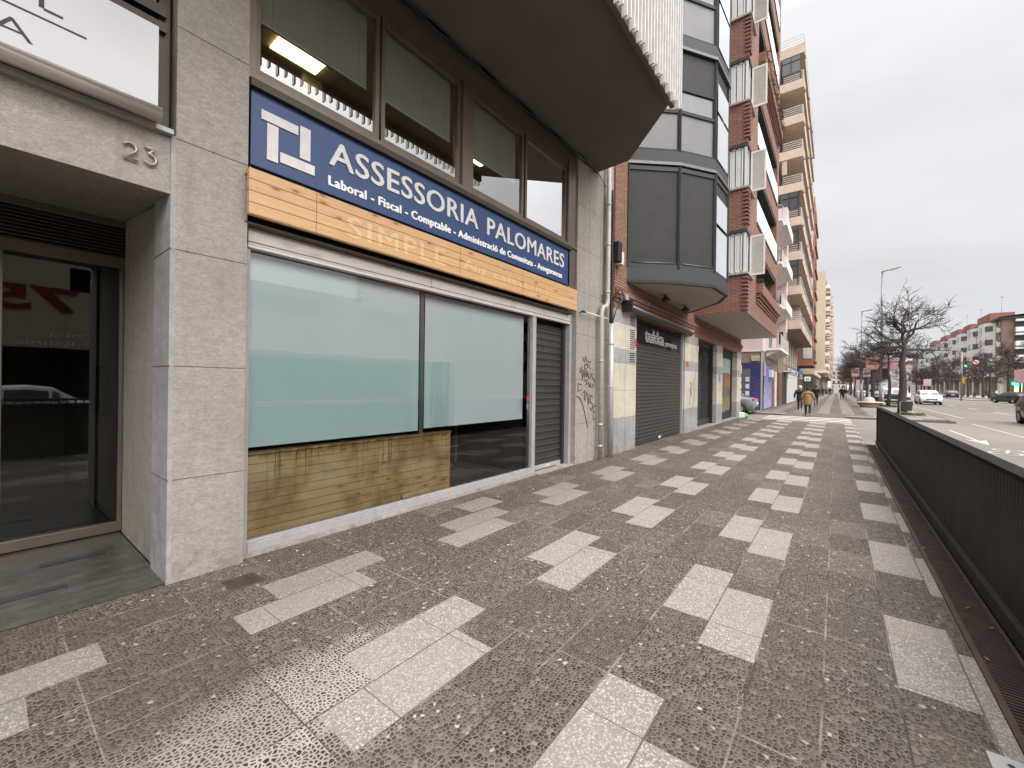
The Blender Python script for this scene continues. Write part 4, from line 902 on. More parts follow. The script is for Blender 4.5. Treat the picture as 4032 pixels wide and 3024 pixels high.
stroke(sm([(7.76, 1.90), (7.80, 1.86), (7.77, 1.77), (7.74, 1.84), (7.80, 1.88), (7.84, 1.76)])); stroke(sm([(7.88, 1.86), (7.89, 1.74), (7.96, 1.76), (7.98, 1.86)])); stroke(sm([(8.10, 1.84), (8.02, 1.82), (8.06, 1.74), (8.14, 1.70), (8.12, 1.58), (8.02, 1.62)]))
stroke(sm([(7.68, 1.68), (7.80, 1.70), (7.76, 1.60), (7.86, 1.66), (7.92, 1.56), (7.98, 1.66), (7.93, 1.58), (8.06, 1.55)]))
stroke([(7.56, 1.60), (7.42, 1.63), (7.42, 1.47), (7.58, 1.50)]); stroke([(7.62, 1.42), (7.72, 1.50), (7.70, 1.28)]); stroke([(7.74, 1.26), (7.80, 1.46), (7.88, 1.20), (7.92, 1.42)])
stroke(sm([(8.08, 1.34), (7.98, 1.38), (7.96, 1.26), (8.06, 1.20), (8.04, 1.06), (7.96, 1.12)])); stroke(sm([(8.24, 1.14), (8.12, 1.16), (8.12, 1.02), (8.20, 1.02), (8.10, .98), (8.12, .86), (8.24, .90)]))
stroke(sm([(7.38, 1.37), (7.52, 1.32), (7.66, 1.14), (7.78, .9), (7.86, .70)]), .008)
tag(m.build('graffiti', 'graffiti'), 'dark brown sprayed graffiti scrawl on the second stone pillar', 'graffiti')
# litter at the corner
tag(MB().obox((24.75, 3.95, .13), (.95, .3, 0), (-.3, .95, 0), (0, 0, 1), .2, .14, .13).build('cardboard_box', 'cardboard white', bevel=.01), 'small white box left at the foot of the corner shop', 'box')
m = MB(); rr = random.Random(2)
for i in range(6): m.lathe([(.02, 0), (.13, .04), (.17, .14), (.10, .24), (.02, .28)], (25.15+rr.uniform(-.08, .08), 3.85+rr.uniform(-.08, .08), -.09+rr.uniform(0, .03)), 9)
tag(m.build('plastic_bag', 'bag green'), 'crumpled green plastic bag beside the small white box', 'bag')
# ================================================================ PINK BUILDING
pk = thing('pink_building', 'pale pink building with a purple corner shop across the side street', 'building', (38, 4.1, 0))
B(33.7, 43.2, 4.1, 16, 4.17, 16.8).build('wall', 'pink render', pk)
m = B(33.72, 43.2, 4.14, 16, 0, 4.17); m.build('ground_floor', 'stone brown', pk)
B(33.64, 33.72, 4.2, 16, 4.1, 4.2).build('string_course', 'pale render', pk)
B(41.9, 43.2, 3.42, 4.1, 4.2, 16.8).build('pylon', 'pink render', pk)
B(33.66, 33.76, 4.08, 4.18, 0, 4.17).build('corner_pipe', 'pipe grey', pk)
for k in range(4):
    z = 4.28+3.1*k
    m = B(35.4, 41.9, 3.2, 4.1, z, z+.18); m.extr([(3.25, z), (4.1, z-.45), (4.1, z)], 35.6, 41.8); m.build('balcony_slab', 'pale render', pk)
    m = MB(); x = 35.4
    while x < 41.9: m.box(x, x+.02, 3.2, 3.22, z+.18, z+1.1); x += .13
    y = 3.2
    while y < 4.1: m.box(35.4, 35.42, y, y+.02, z+.18, z+1.1); y += .13
    m.box(35.38, 41.9, 3.19, 3.23, z+1.1, z+1.14).box(35.38, 35.43, 3.2, 4.1, z+1.1, z+1.14); m.build('balcony_rail', 'rail grey', pk)
    if k: B(36.6, 41.9, 3.0, 3.2, z+.0, z+.75).build('balcony_front', 'pale render', pk)
    w = B(37, 38.6, 4.04, 4.1, z+.18, z+2.4); w.build('window', 'window glass', pk)
    B(42.3, 42.7, 3.39, 3.42, z+1.0, z+2.0).build('window', 'dark opening', pk); B(41.87, 41.9, 3.6, 3.9, z+1, z+2).build('window', 'dark opening', pk)
m = B(33.66, 33.72, 4.18, 8, 0, 3.32); m.box(33.72, 37.7, 4.06, 4.14, 2.2, 3.32); m.build('purple_front', 'purple', pk)
m = MB(); rr = random.Random(5)
for i in range(16):
    z = .1+i*.13; m.tube([(33.655, 4.25, z), (33.655, 4.55, z+.12+rr.random()*.1), (33.655, 4.75, z+rr.random()*.15)], .008, 4)
m.build('chalk_pattern', M('lilac line', (.22, .2, .45), .8), pk)
B(33.64, 33.66, 4.82, 5.9, 0, 2.9).build('door', M('door grey', (.09, .10, .085), .6), pk)
for i in range(3):
    for y in (4.88, 5.36): B(33.62, 33.64, y, y+.24, 2.0-i*.5, 2.31-i*.5).build('poster', M('flyer', (.55, .56, .68), .6, var=.3, scale=12), pk)
B(33.6, 33.66, 4.24, 4.78, 3.45, 3.82).build('name_board', M('old sign', (.36, .31, .24), .8, var=.4, scale=14), pk)
k = NT('lilac mural'); v = k.pos(); w = k.wall(); a = k.noise(v, 4, 5, .65); c = k.mix(k.rng(k.z, .3, 2.2, 0, 1), (.34, .31, .52), (.12, .11, .30)); c = k.mix(k.rng(a, .56, .64, 0, .8), c, (.55, .60, .62)); k.col(c); MATS['lilac mural'] = k.m
B(34.1, 38.5, 4.04, 4.06, .05, 3.2).build('mural', 'lilac mural', pk)
m = B(34.0, 34.2, 3.95, 4.05, 2.4, 3.3); m.build('blade_sign', M('worn pink', (.50, .32, .50), .6), pk); B(36.5, 37.5, 3.8, 4.03, 2.35, 2.9).build('notice', 'flyer', pk)
B(38.5, 40.4, 4.06, 4.13, 0, 2.7).build('door', 'wood brown', pk); B(40.5, 41.6, 4.0, 4.13, 0, 2.9).build('post', 'roller white', pk)
# ================================================================ TAN APARTMENT BUILDING
tn = thing('apartment_building', 'tall tan apartment block with stacked corner balconies beyond the pink building', 'building', (54, 4.1, 0))
m = MB(); m.box(43.3, 64.4, 4.6, 16, 6.7, 30.9); m.build('wall', 'tan render', tn)
TZ = [6.67, 9.65, 12.62, 15.58, 18.52, 21.45, 24.42, 27.38, 30.33]
m = MB(); rl = MB(); dk = MB()
for i, z in enumerate(TZ):
    pz = B(43.3, 64.4, 2.47, 4.6, z, z+.75)
    for x in (43.9, 50.6, 57.4): pz.box(x, x+.6, 2.40, 2.47, z+.1, z+.62)
    pz.build('balcony_fascia', 'tan render', tn)
    for t in (.14, .32, .50, .68) if i < 8 else (): rl.box(43.32, 43.36, 2.5, 3.95, z+.75+t-.02, z+.75+t+.02).box(43.36, 64.3, 2.5, 2.53, z+.75+t-.02, z+.75+t+.02)
    for x in (43.33, 48, 53, 58, 64.2) if i < 8 else (): rl.box(x, x+.05, 2.5, 2.55, z+.75, z+1.45)
    zn = TZ[i+1] if i+1 < len(TZ) else 33.2
    if i < 8:
        dk.box(43.5, 64.3, 4.3, 4.58, z+.75, zn)
        for x in (49.5, 56.8, 63.9): m.box(x, x+.3, 2.9, 4.3, z+.75, zn)
    if i in (1, 2, 3, 7):
        g = B(43.34, 43.4, 2.75, 4.05, z+1.45, zn-.05); g.build('glazed_screen', 'window glass', tn)
        f = MB(); f.box(43.30, 43.42, 2.68, 2.76, z+.8, zn).box(43.30, 43.42, 2.76, 4.05, z+1.42, z+1.5).box(43.30, 43.42, 3.38, 3.44, z+1.5, zn).box(43.30, 43.42, 2.76, 4.05, zn-.5, zn-.44); f.build('screen_frame', 'dark bronze', tn)
m.build('partition', 'tan render', tn); rl.build('balcony_rail', 'rail grey', tn); dk.build('recess', 'dark opening', tn)
m = MB()
for t in (.2, .45, .7, .95): m.box(43.32, 43.37, 2.5, 4.6, 30.95+t, 31.0+t).box(43.36, 64, 2.5, 2.55, 30.95+t, 31.0+t)
m.box(43.3, 43.36, 2.5, 2.56, 31.0, 31.97); m.build('roof_rail', 'rail grey', tn)
B(43.3, 64.4, 2.49, 4.6, 6.64, 6.67).build('underside', 'stone brown', tn)
for y in (20.2, 17.2): 
    c = MB()
    for j in range(8): c.box(43.36+.02*(j % 2), 43.40+.02*(j % 2), 3.62+j*.045, 3.67+j*.045, y-.0, y+1.25)
    c.build('curtain', 'tan render', tn)
gf = B(43.25, 66, 4.1, 16, 0, 6.64); gf.build('ground_floor', 'stone brown', tn)
m = MB()
for i in range(6): x = 48+i*3; B(x, x+.9, 4.0, 4.1, 3.9, 6.6).build('pilaster', 'beige marble tile', tn)
B(43.3, 46, 4.0, 4.1, 0, 2.9).build('door', 'wood brown', tn); B(46.3, 48.2, 4.0, 4.1, 0, 2.9).build('shop_opening', 'dark opening', tn); B(48.4, 50.5, 4.0, 4.1, 0, 2.9).build('shop_shutter', 'shutter slat', tn); B(50.6, 64.6, 3.98, 4.1, 0, 3.05).build('white_shutter', 'roller white', tn)
tag(MB().obox((49.5, 3.7, 3.15), (1, 0, 0), (0, 1, 0), (0, 0, 1), 2.1, .35, .07).build('awning_box', 'shutter white'), 'folded white awning box over the open shop under the tan block', 'awning')
ss = thing('shop_sign', 'white and blue lettered shop sign above the white shutter', 'shop sign', (57, 3.9, 3.1)); B(51, 64.5, 3.92, 3.97, 3.06, 3.62).build('panel', 'roller white', ss)
for i in range(3): B(52.2+i*4, 55+i*4, 3.9, 3.92, 3.14, 3.55).build('blue_field', 'sign sky blue', ss)
# red brick block
rb = thing('apartment_building', 'narrow red brick block with a white shuttered window between the tan blocks', 'building', (71, 4, 0))
B(66, 75, 2.45, 16, 4.47, 26.2).build('wall', 'far brick', rb); B(66.1, 75, 4.3, 16, 0, 4.47).build('ground_floor', 'wood brown', rb); B(66.02, 74.9, 2.5, 16, 4.42, 4.47).build('underside', 'dark opening', rb)
for k_ in range(7):
    z = 5.4+k_*3.0
    B(65.94, 66, 2.54, 3.5, z, z+1.35).build('window', 'shutter white' if k_ in (0, 3, 5) else 'window glass', rb); B(65.9, 65.96, 2.5, 3.55, z+.35, z+.40).build('rail', 'rail grey', rb)
    for x in (67.5, 71.5): B(x, x+2, 2.40, 2.45, z, z+1.4).build('window', 'dark opening', rb); 
    B(67.2, 74.2, 2.25, 2.45, z-.35, z-.05).build('balcony', 'far brick', rb)
# recessed building beyond
rc = thing('building', 'plain set back brown building behind the shop signs', 'building', (104, 4.8, 0))
B(75, 133, 4.8, 16, 0, 15).build('wall', 'stone brown', rc); m = MB()
for i in range(9): m.box(76+i*6.2, 80+i*6.2, 4.70, 4.8, .2, 3)
m.build('shop_opening', 'dark opening', rc); B(90, 133, 3.2, 4.8, 4.0, 4.6).build('canopy', 'tan far', rc)
t2 = thing('apartment_building', 'far sand coloured block with a blank side wall and small balconies', 'building', (146, 2.5, 0))
B(133.5, 160, 2.46, 16, 6.05, 31.6).build('wall', 'tan far', t2); B(134, 160, 4.2, 16, 0, 6.05).build('ground_floor', 'stone brown', t2); B(133.3, 150, 1.8, 4.5, 5.5, 6.05).build('canopy', 'pale render', t2)
for k_ in range(8):
    for i in range(3): x = 137+i*7.5; z = 7.6+k_*2.95; B(x, x+4.2, 1.6, 2.46, z-.5, z+.4).build('balcony', 'tan far' if i % 2 else 'pale render', t2); B(x, x+4.2, 2.40, 2.46, z+.4, z+1.9).build('window', 'dark opening', t2)
b7 = thing('apartment_building', 'farthest brown block with rows of rounded balconies at the end of the street', 'building', (205, 2, 0))
B(160, 255, 2.0, 16, 5, 33).build('wall', M('brown render', (.30, .22, .165), .9), b7); B(161, 255, 3.4, 16, 0, 5).build('ground_floor', 'stone brown', b7); B(168, 176, 3, 12, 33, 36).build('roof_hut', 'tan far', b7)
for k_ in range(9):
    for i in range(8): x = 163+i*11.5; z = 6.5+k_*3.0; m = MB(); m.lathe([(1.1, z-.4), (1.2, z+.5), (1.1, z+.5)], (x+2+(i%2)*2, 2.3, 0), 8); m.build('balcony', 'brown render', b7)
fb_ = thing('building', 'distant pinkish building closing the end of the avenue', 'building', (420, 0, 0)); B(420, 440, -6, 4, 0, 16).build('wall', 'pink render', fb_); m = MB()
for i in range(4):
    for j in range(3): m.box(419.9, 420, -5+j*3, -3.5+j*3, 2+i*3.5, 4+i*3.5)
m.build('windows', 'window glass', fb_)
hl = MB(); rr = random.Random(8); pts = [(y, 25+18*math.sin(y*.013)+9*math.sin(y*.041+1)+rr.random()*2) for y in range(-500, 400, 12)]
for (a, b) in zip(pts, pts[1:]): hl.quad((900, a[0], -5), (900, b[0], -5), (1000, b[0], b[1]), (1000, a[0], a[1]))
struct(hl.build('hills', M('hill blue', (.30, .34, .38), 1)))
# signs projecting
sb = thing('shop_sign', 'blue hanging sign projecting over the pavement', 'shop sign', (60, 3.3, 3.1)); B(59.95, 60.05, 3.13, 3.57, 3.14, 3.6).build('panel', 'sign sky blue', sb); B(59.98, 60.02, 3.57, 4.1, 3.4, 3.43).build('arm', 'rail grey', sb)
sc_ = thing('shop_sign', 'white square hanging sign with a black camera shape', 'shop sign', (49, 2.2, 2.2)); B(48.95, 49.1, 1.98, 2.44, 2.24, 2.66).build('panel', 'lettering white', sc_); m = MB(); m.box(48.94, 48.95, 2.06, 2.34, 2.33, 2.38)
for i in range(9): a = math.pi*i/8; m.box(48.935, 48.95, 2.2+.12*math.cos(a)-.02, 2.2+.12*math.cos(a)+.02, 2.38+.13*math.sin(a)-.02, 2.38+.13*math.sin(a)+.03)
m.build('symbol', 'black', sc_); B(49, 49.04, 2.44, 4.0, 2.5, 2.54).build('arm', 'rail grey', sc_)
# ================================================================ ACROSS THE AVENUE
wb = thing('apartment_building', 'long white and brick apartment building with bays across the avenue', 'building', (230, -40, 0))
YO = -34.2
B(166, 330, -60, YO, 5.2, 20.3).build('wall', M('brick across', (.19, .12, .095), .9, var=.1), wb); B(166.5, 330, -60, YO-1.5, 0, 5.2).build('ground_floor', M('dark arcade', (.06, .055, .05), .8), wb)
for i in range(18): x = 168+i*9; B(x, x+2.2, YO-1.5, YO-.2, 0, 5.2).build('arcade_pillar', 'pale render', wb)
B(165.4, 331, -60.5, YO+.7, 20.3, 20.9).build('eave', 'panel grey', wb)
m = MB(); m.add([(165, YO+.7, 20.9), (331, YO+.7, 20.9), (331, -48, 22.6), (165, -48, 22.6)], [(0, 1, 2, 3)]); m.build('roof', 'roof terracotta', wb)
for x, l, h in ((182, 14, 3.2), (205, 10, 2.8), (222, 14, 3), (244, 12, 3), (268, 14, 3)): B(x, x+l, -40, -35.2, 20.9, 20.9+h).build('roof_hut', 'roof terracotta', wb)
B(166, 170, -42, -39, 21, 24.2).build('chimney', 'roof terracotta', wb)
wn_c = 0
for i in range(9):
    xa = 171.5+i*13.2+(i//2)*2.0; p = [(xa, YO), (xa+3.0, YO+1.7), (xa+8.5, YO+1.7), (xa+11.5, YO)]
    MB().prism(p, 5.3, 20.3).build('bay', 'white render', wb)
    for kf in range(4):
        z = 6.6+kf*3.75
        if wn_c < 96:
            a, b = Vector(p[0]), Vector(p[1]); d = (b-a); n = Vector((-d.y, d.x)).normalized()*-1
            n = Vector((-.5, .86)); q0, q1 = a+d*.2, a+d*.85
            w = MB(); w.add([(q0.x-.03, q0.y+.06, z), (q1.x-.03, q1.y+.06, z), (q1.x-.03, q1.y+.06, z+1.5), (q0.x-.03, q0.y+.06, z+1.5)], [(0, 1, 2, 3)]); w.build('window', 'window glass', wb)
            w = B(xa+4.4, xa+7.2, YO+1.7, YO+1.76, z, z+1.5); w.build('window', 'window glass', wb); wn_c += 2
# end facade facing the side street
for kf in range(4):
    z = 6.2+kf*3.6
    B(164.6, 166, -54, -36.4, z-.2, z+1.0).build('balcony', 'white render', wb); B(165.8, 166, -54, -36.4, z+1.0, z+2.5).build('window', 'dark opening', wb); B(164.8, 165.9, -54, -36.4, z+2.55, z+3.1).build('awning', 'shutter white', wb)
for kf in range(4):
    B(166.8, 168.2, YO, YO+.5, 5.9+kf*3.7, 7.1+kf*3.7).build('balcony', 'white render', wb); B(166.9, 168.1, YO, YO+.06, 7.1+kf*3.7, 8.6+kf*3.7).build('window', 'window glass', wb); B(170.0, 170.8, YO, YO+.06, 6.8+kf*3.7, 7.9+kf*3.7).build('window', 'white render', wb)
m = MB()
for i in range(5): m.box(166.35, 166.5, -38-i*4, -36.6-i*4, 1.2, 3.6)
m.build('shop_window', M('lit shop', (.9, .7, .3), .5, emit=((1, .75, .3), 1.2)), wb)
for i, (x, h) in enumerate(((225.7, 8), (207, 7.5), (184.7, 8))):
    m = MB(); m.tube([(x, -38, 20.9), (x, -38, 21+h)], .07, 5).tube([(x-1, -38, 21+h), (x+.6, -38, 21+h)], .06, 4).tube([(x-.8, -38.3, 20.8+h), (x+.4, -37.7, 20.8+h)], .04, 4).tube([(x-.5, -38, 20.5+h-.5), (x+.5, -38, 20.5+h-.5)], .04, 4)
    tag(m.build('roof_antenna', 'lamp steel'), ['antenna on the roof of the white building, leftmost of the three', 'antenna on the roof of the white building, middle of the three', 'antenna on the roof of the white building, rightmost and tallest looking'][i], 'antenna', 'antennas on the roof across the avenue')
ob = thing('apartment_building', 'low far building behind the bare trees across the avenue', 'building', (380, -35, 0)); B(340, 440, -60, -34, 0, 17).build('wall', 'pale render', ob); B(339, 441, -60, -33.5, 17, 18.5).build('roof', 'roof terracotta', ob); m = MB()
for i in range(8):
    for j in range(4): m.box(343+i*12, 347+i*12, -34, -33.9, 4+j*3.4, 6+j*3.4)
m.build('windows', 'window glass', ob)
# buildings behind the camera across the avenue (seen in the glass)
o1 = thing('office_block', 'cream low building with a big red 75 on its front behind the camera', 'building', (0, -30, 0))
B(-70, 36, -50, -30, 0, 10).build('wall', 'facade cream', o1); m = B(-20, 30, -30.1, -30, 0, 3.6); m.build('ground_floor', M('panel light', (.25, .27, .27), .5), o1)
text('75', 'lettering', 'facade red text', o1, 4.4, .3, 6.1, -29.95, h=1.6, ext=.02, off=.03, face='+y')
text('Girona', 'lettering', 'lettering white', o1, 6.2, 3.0, 4.35, -29.95, h=.42, ext=.01, face='+y'); text('es Rahola', 'lettering', 'lettering white', o1, 5.4, 1.6, 3.75, -29.95, h=.42, ext=.01, face='+y')
for i in range(10): B(-66+i*10, -60+i*10, -30.06, -30, 7.6, 9.2).build('window', 'window glass', o1)
o2 = thing('apartment_building', 'tall brick block behind the camera across the avenue', 'building', (60, -30, 0)); B(36, 90, -50, -30, 0, 21).build('wall', 'far brick', o2)
for i in range(8):
    for j in range(6): B(38+i*6.4, 41.5+i*6.4, -30.1, -30, 3.5+j*3, 5.2+j*3).build('window', 'window glass', o2)
rlg = thing('ramp_railing', 'black barred railing on the far side of the ramp', 'railing', (0, -5.2, 0)); m = MB(); x = -8
while x < 14: m.box(x, x+.03, -5.22, -5.19, -.1, 1.0); x += .16
m.box(-8, 14, -5.24, -5.17, .97, 1.03).box(-8, 14, -5.24, -5.17, .02, .06); m.build('bars', 'black', rlg)
# ================================================================ TREES
def branch(m, rr, p, d, L, r, depth, spread, flat, minr, droop=0):
    n = 4 if depth > 2 else 3
    pts = [Vector(p)]; rs = [r]; dd = Vector(d).normalized(); wob = .22 if depth > 1 else .3
    for i in range(n):
        dd = (dd+Vector((rr.gauss(0, wob), rr.gauss(0, wob), rr.gauss(0, wob)+droop*(-.04)+(.05 if depth < 3 else .02)))).normalized()
        pts.append(pts[-1]+dd*L/n); rs.append(r*(1-.42*(i+1)/n))
    m.tube(pts, rs, 6 if r > .05 else (4 if r > .018 else 3), cap=False)
    if depth == 0: return
    nb = rr.choice((2, 3, 4)) if depth > 1 else rr.choice((3, 4))
    for i in range(nb):
        t = rr.uniform(.35, 1.0) if i else 1.0; k_ = min(int(t*n), n); q = pts[k_] if k_ < len(pts) else pts[-1]
        a = rr.uniform(0, 2*math.pi); s = spread*rr.uniform(.6, 1.3); pr = dd.orthogonal().normalized(); pr2 = dd.cross(pr)
        nd = dd+(pr*math.cos(a)+pr2*math.sin(a))*s; nd.z = nd.z*flat+.06
        branch(m, rr, q, nd, L*rr.uniform(.62, .82), max(rs[min(k_, n)]*rr.uniform(.55, .75), minr), depth-1, spread, flat, minr, droop)
def make_tree(label, group, seed, th, H, depth=6, r0=.17, limbs=9, reach=2.2, minr=.008, cat='tree', lean=(0, 0)):
    rr = random.Random(seed); t = thing('bare_tree', label, cat, (0, 0, 0), group)
    m = MB(); pts = [Vector((0, 0, 0))]; rs = [r0*1.25]; n = 7
    for i in range(1, n+1): f = i/n; pts.append(Vector((lean[0]*f+rr.gauss(0, .045), lean[1]*f+rr.gauss(0, .045), H*.8*f))); rs.append(r0*(1.1-.8*f**1.3))
    m.tube(pts, rs, 10); m.build('trunk', 'bark', t)
    c = MB(); 
    for i in range(limbs):
        f = rr.uniform(th/(H*.8), 1.0) if i else 1; j = min(int(f*n), n); q = pts[j].lerp(pts[min(j+1, n)], f*n-int(f*n)) if j < n else pts[n]
        a = i*2.4+rr.uniform(-.4, .4); el = .05+.5*((f*H*.8-th)/max(H*.8-th, .1))**1.5+rr.uniform(-.05, .15)
        branch(c, rr, q, (math.cos(a), math.sin(a), el), reach*rr.uniform(.7, 1.1), r0*.50*rr.uniform(.7, 1.1)*(1.25-.6*f), depth-1, .62, .62, minr)
    c.build('crown', 'twig', t); return t
t1 = make_tree('big bare street tree standing by the litter bin at the end of the parapet', 'bare trees on the near side', 11, 3.7, 7.0, 5, .20, 17, 1.38, .012); t1.location = (35.5, -3.25, 0)
t2_ = make_tree('slim bare tree beside the tall lamp post', 'bare trees on the near side', 5, 3.6, 6.6, 5, .13, 12, 1.3, .011); t2_.location = (49.8, -3.62, 0)
t3 = make_tree('bare street tree in the row behind the concrete bench, nearest of that row', 'bare trees on the near side', 23, 3.3, 7.0, 5, .16, 13, 1.45, .014); t3.location = (62, -3.2, 0)
ordn = ['second', 'third', 'fourth', 'fifth', 'sixth', 'seventh', 'eighth', 'ninth', 'tenth', 'eleventh', 'twelfth', 'thirteenth', 'fourteenth', 'fifteenth', 'sixteenth', 'seventeenth']
rr = random.Random(4)
for i in range(15):
    x = 70+i*8.2+rr.uniform(-1, 1); copy_thing((t3, t1, t2_)[i % 3], (x, -3.2+rr.uniform(-.6, .5)+(1.1 if i % 4 == 3 else 0), 0), rr.uniform(0, 6.2), [rr.uniform(.95, 1.12)]*3, 'bare street tree, %s in the row going away behind the bench' % ordn[i])
T4 = make_tree('bare tree on the far pavement beside the grey signal pole, nearest of its row', 'bare trees across the avenue', 31, 3.4, 8.6, 5, .22, 10, 1.9, .022); T4.location = (112, -24, 0)
for i in range(14):
    x = 122+i*8.5+rr.uniform(-1.5, 1.5); copy_thing(T4, (x, -24+rr.uniform(-.8, .8), 0), rr.uniform(0, 6.2), [rr.uniform(.85, 1.15)]*3, 'bare tree across the avenue, %s in its row going away' % ordn[i])
for i, (x, y) in enumerate(((97, -24.2), (86, -24.5))): copy_thing(T4, (x, y, 0), 1+i*2, [1.0-.08*i]*3, ['forked bare tree before the brick corner of the white building', 'bare tree at the right edge in front of the green crosses'][i])
for i in range(8):
    copy_thing(T4, (190+i*15, -12+rr.uniform(-2, 2), 0), rr.uniform(0, 6), [rr.uniform(.8, 1.0)]*3, 'far bare tree in the avenue, %s from the crossing' % (['first']+ordn)[i])
def grass(label, x, y, rx, ry, n, z=0):
    m = MB(); rr = random.Random(int(x*7)); g = MB(); m.disc((x, y, z+.004), rx, 'z', 20, ry); o = m.build('tree_pit', 'soil'); struct(o)
    for i in range(n):
        a = rr.uniform(0, 6.28); q = math.sqrt(rr.random()); px, py = x+rx*q*math.cos(a), y+ry*q*math.sin(a); h = rr.uniform(.05, .2); b = rr.uniform(0, 6.28); dx, dy = math.cos(b)*.012, math.sin(b)*.012
        g.add([(px-dx, py-dy, z), (px+dx, py+dy, z), (px+rr.gauss(0, .05), py+rr.gauss(0, .05), z+h)], [(0, 1, 2)])
    tag(g.build('grass', 'leaf green'), label, 'grass', kind='stuff')
grass('tufts of green grass at the foot of the tree by the bin', 35.6, -3.6, .8, .7, 1500); grass('strip of grass around the slim tree and lamp post', 50.3, -3.7, 1.6, .7, 1500); grass('tufts of grass behind the concrete bench', 54, -2.2, 2.0, .6, 1200)
# ================================================================ STREET LAMPS
def lamp(label, x, y, H, arm=1.0, side=-1):
    t = thing('street_lamp', label, 'street lamp', (x, y, 0), 'tall street lamps along the near pavement')
    MB().tube([(x, y, 0), (x, y, 2.2)], [.13, .12], 12).build('base', 'lamp steel', t)
    MB().tube([(x, y, 2.2), (x, y, H)], [.09, .055], 10).build('pole', 'lamp steel', t)
    m = MB(); m.obox((x, y+side*arm*.55, H+.12), (1, 0, 0), (0, side*.98, .2), (0, -side*.2, .98), .17, arm*.6, .05); m.build('lamp_head', 'pipe grey', t, bevel=.02)
    m = MB(); m.obox((x, y+side*arm*.7, H+.06), (1, 0, 0), (0, side*.98, .2), (0, -side*.2, .98), .11, arm*.25, .03); m.build('lens', 'shutter white', t); return t
lamp('tallest street lamp, nearest, with banners and a signal on its pole', 50.5, -3.17, 12.25, 1.1)
lamp('street lamp farther along, second from the nearest', 68, -2.4, 11.2, .95); lamp('distant street lamp, third in the row of tall lamps', 91, -2.6, 10.9, .9)
def board(label, x, ya, yb, z0, z1, mt, art=True):
    t = thing('banner', label, 'banner', (x, (ya+yb)/2, z0), 'banners hung on the lamp posts'); B(x-.03, x+.03, ya, yb, z0, z1).build('cloth', mt, t); B(x-.04, x+.04, ya-.02, yb+.02, z0-.08, z0).build('bottom_bar', 'lamp steel', t)
    if art:
        w = abs(yb-ya); lo = min(ya, yb); h = z1-z0; m = MB()
        m.disc((x-.035, lo+w*.62, z0+h*.68), w*.13, 'x', 12); m.extr([(lo+w*.15, z0+h*.42), (lo+w*.85, z0+h*.62), (lo+w*.8, z0+h*.38), (lo+w*.1, z0+h*.28)], x-.034, x-.036); m.build('printed_shape', 'stone brown', t); m = MB()
        for i in range(3): m.box(x-.036, x-.034, lo+w*.35, lo+w*.95, z0+h*(.08+.08*i), z0+h*(.11+.08*i))
        m.build('printed_lines', 'shutter white', t)
    return t
board('orange printed banner on the left of the tallest lamp post', 50.5, -2.1, -3.03, 3.42, 4.52, 'orange board'); board('pink banner on the right of the tallest lamp post', 50.5, -3.3, -4.28, 3.35, 4.38, 'pink board', False)
board('pink patterned banner on the left of the second lamp post', 68, -1.45, -2.25, 3.15, 4.2, 'pink board'); board('pink patterned banner on the right of the second lamp post', 68, -2.55, -3.3, 3.1, 4.15, 'pink board')
for i, (x, lab) in enumerate(((83.5, 'pink banner at the right edge of the view across the avenue'), (155, 'small pink banner across the avenue above the dark car'), (192, 'small pink banner across the avenue above the white cars'), (235, 'farthest small pink banner across the avenue'))):
    yy_ = -19.0 if x > 84 else -19.1; p = board(lab, x, yy_-.75, yy_+.75, 2.6, 4.3, 'pink board', False); MB().tube([(x+.1, yy_, -.1), (x+.1, yy_, 4.4)], .06, 6).build('pole', 'lamp steel', p)
# traffic lights
def signal_head(t, x, y, z, lit=None, body='signal yellow'):
    b = B(x, x+.18, y-.17, y+.17, z, z+.95).build('signal_head', body, t); B(x-.012, x, y-.15, y+.15, z+.03, z+.92).build('signal_face', 'black', b)
    for i, c in enumerate(('green light', 'amber light', 'red sign')):
        m = MB(); m.disc((x-.02, y, z+.18+i*.3), .12 if lit == i else .10, 'x', 12); m.build('lens', c if lit == i else 'dark opening', b)
g = thing('traffic_light', 'traffic light gantry reaching over the road with a green signal and round sign', 'traffic light', (97, -21.9, 0))
MB().tube([(97, -21.9, -.1), (97, -21.9, 3.2), (97, -21.7, 4.4), (97, -21.2, 5.4), (97, -20.4, 5.9), (97, -19.4, 6.05), (97, -16.0, 6.0)], [.12, .12, .11, .1, .09, .08, .06], 8).build('mast', 'black', g)
signal_head(g, 96.9, -16.2, 5.25, 0); m = MB(); m.disc((96.85, -17.3, 6.0), .42, 'x', 20); m.build('sign_ring', 'red sign', g); m = MB(); m.disc((96.83, -17.3, 6.0), .31, 'x', 20); m.build('sign_face', 'lettering white', g); B(96.81, 96.82, -17.5, -17.1, 5.95, 6.06).build('sign_arrow', 'black', g); m = MB(); m.obox((96.80, -17.3, 6.0), (1, 0, 0), (0, .7, .7), (0, -.7, .7), .005, .36, .04); m.build('sign_bar', 'red sign', g)
p = thing('signal_post', 'grey post with a yellow pedestrian signal on the far kerb', 'traffic light', (94, -15.3, 0)); MB().tube([(94, -15.3, -.1), (94, -15.3, 7.5)], .11, 8).build('pole', 'lamp steel', p); B(93.8, 94.0, -15.65, -15.35, 2.6, 3.5).build('signal_head', 'signal yellow', p); B(93.8, 93.95, -15.28, -15.0, 3.4, 4.0).build('blue_plate', 'sign blue', p)
p = thing('traffic_light', 'dark traffic light seen side on, mounted on the tall lamp post', 'traffic light', (50.5, -3.5, 2.6)); signal_head(p, 50.4, -3.46, 2.5, None, 'black')
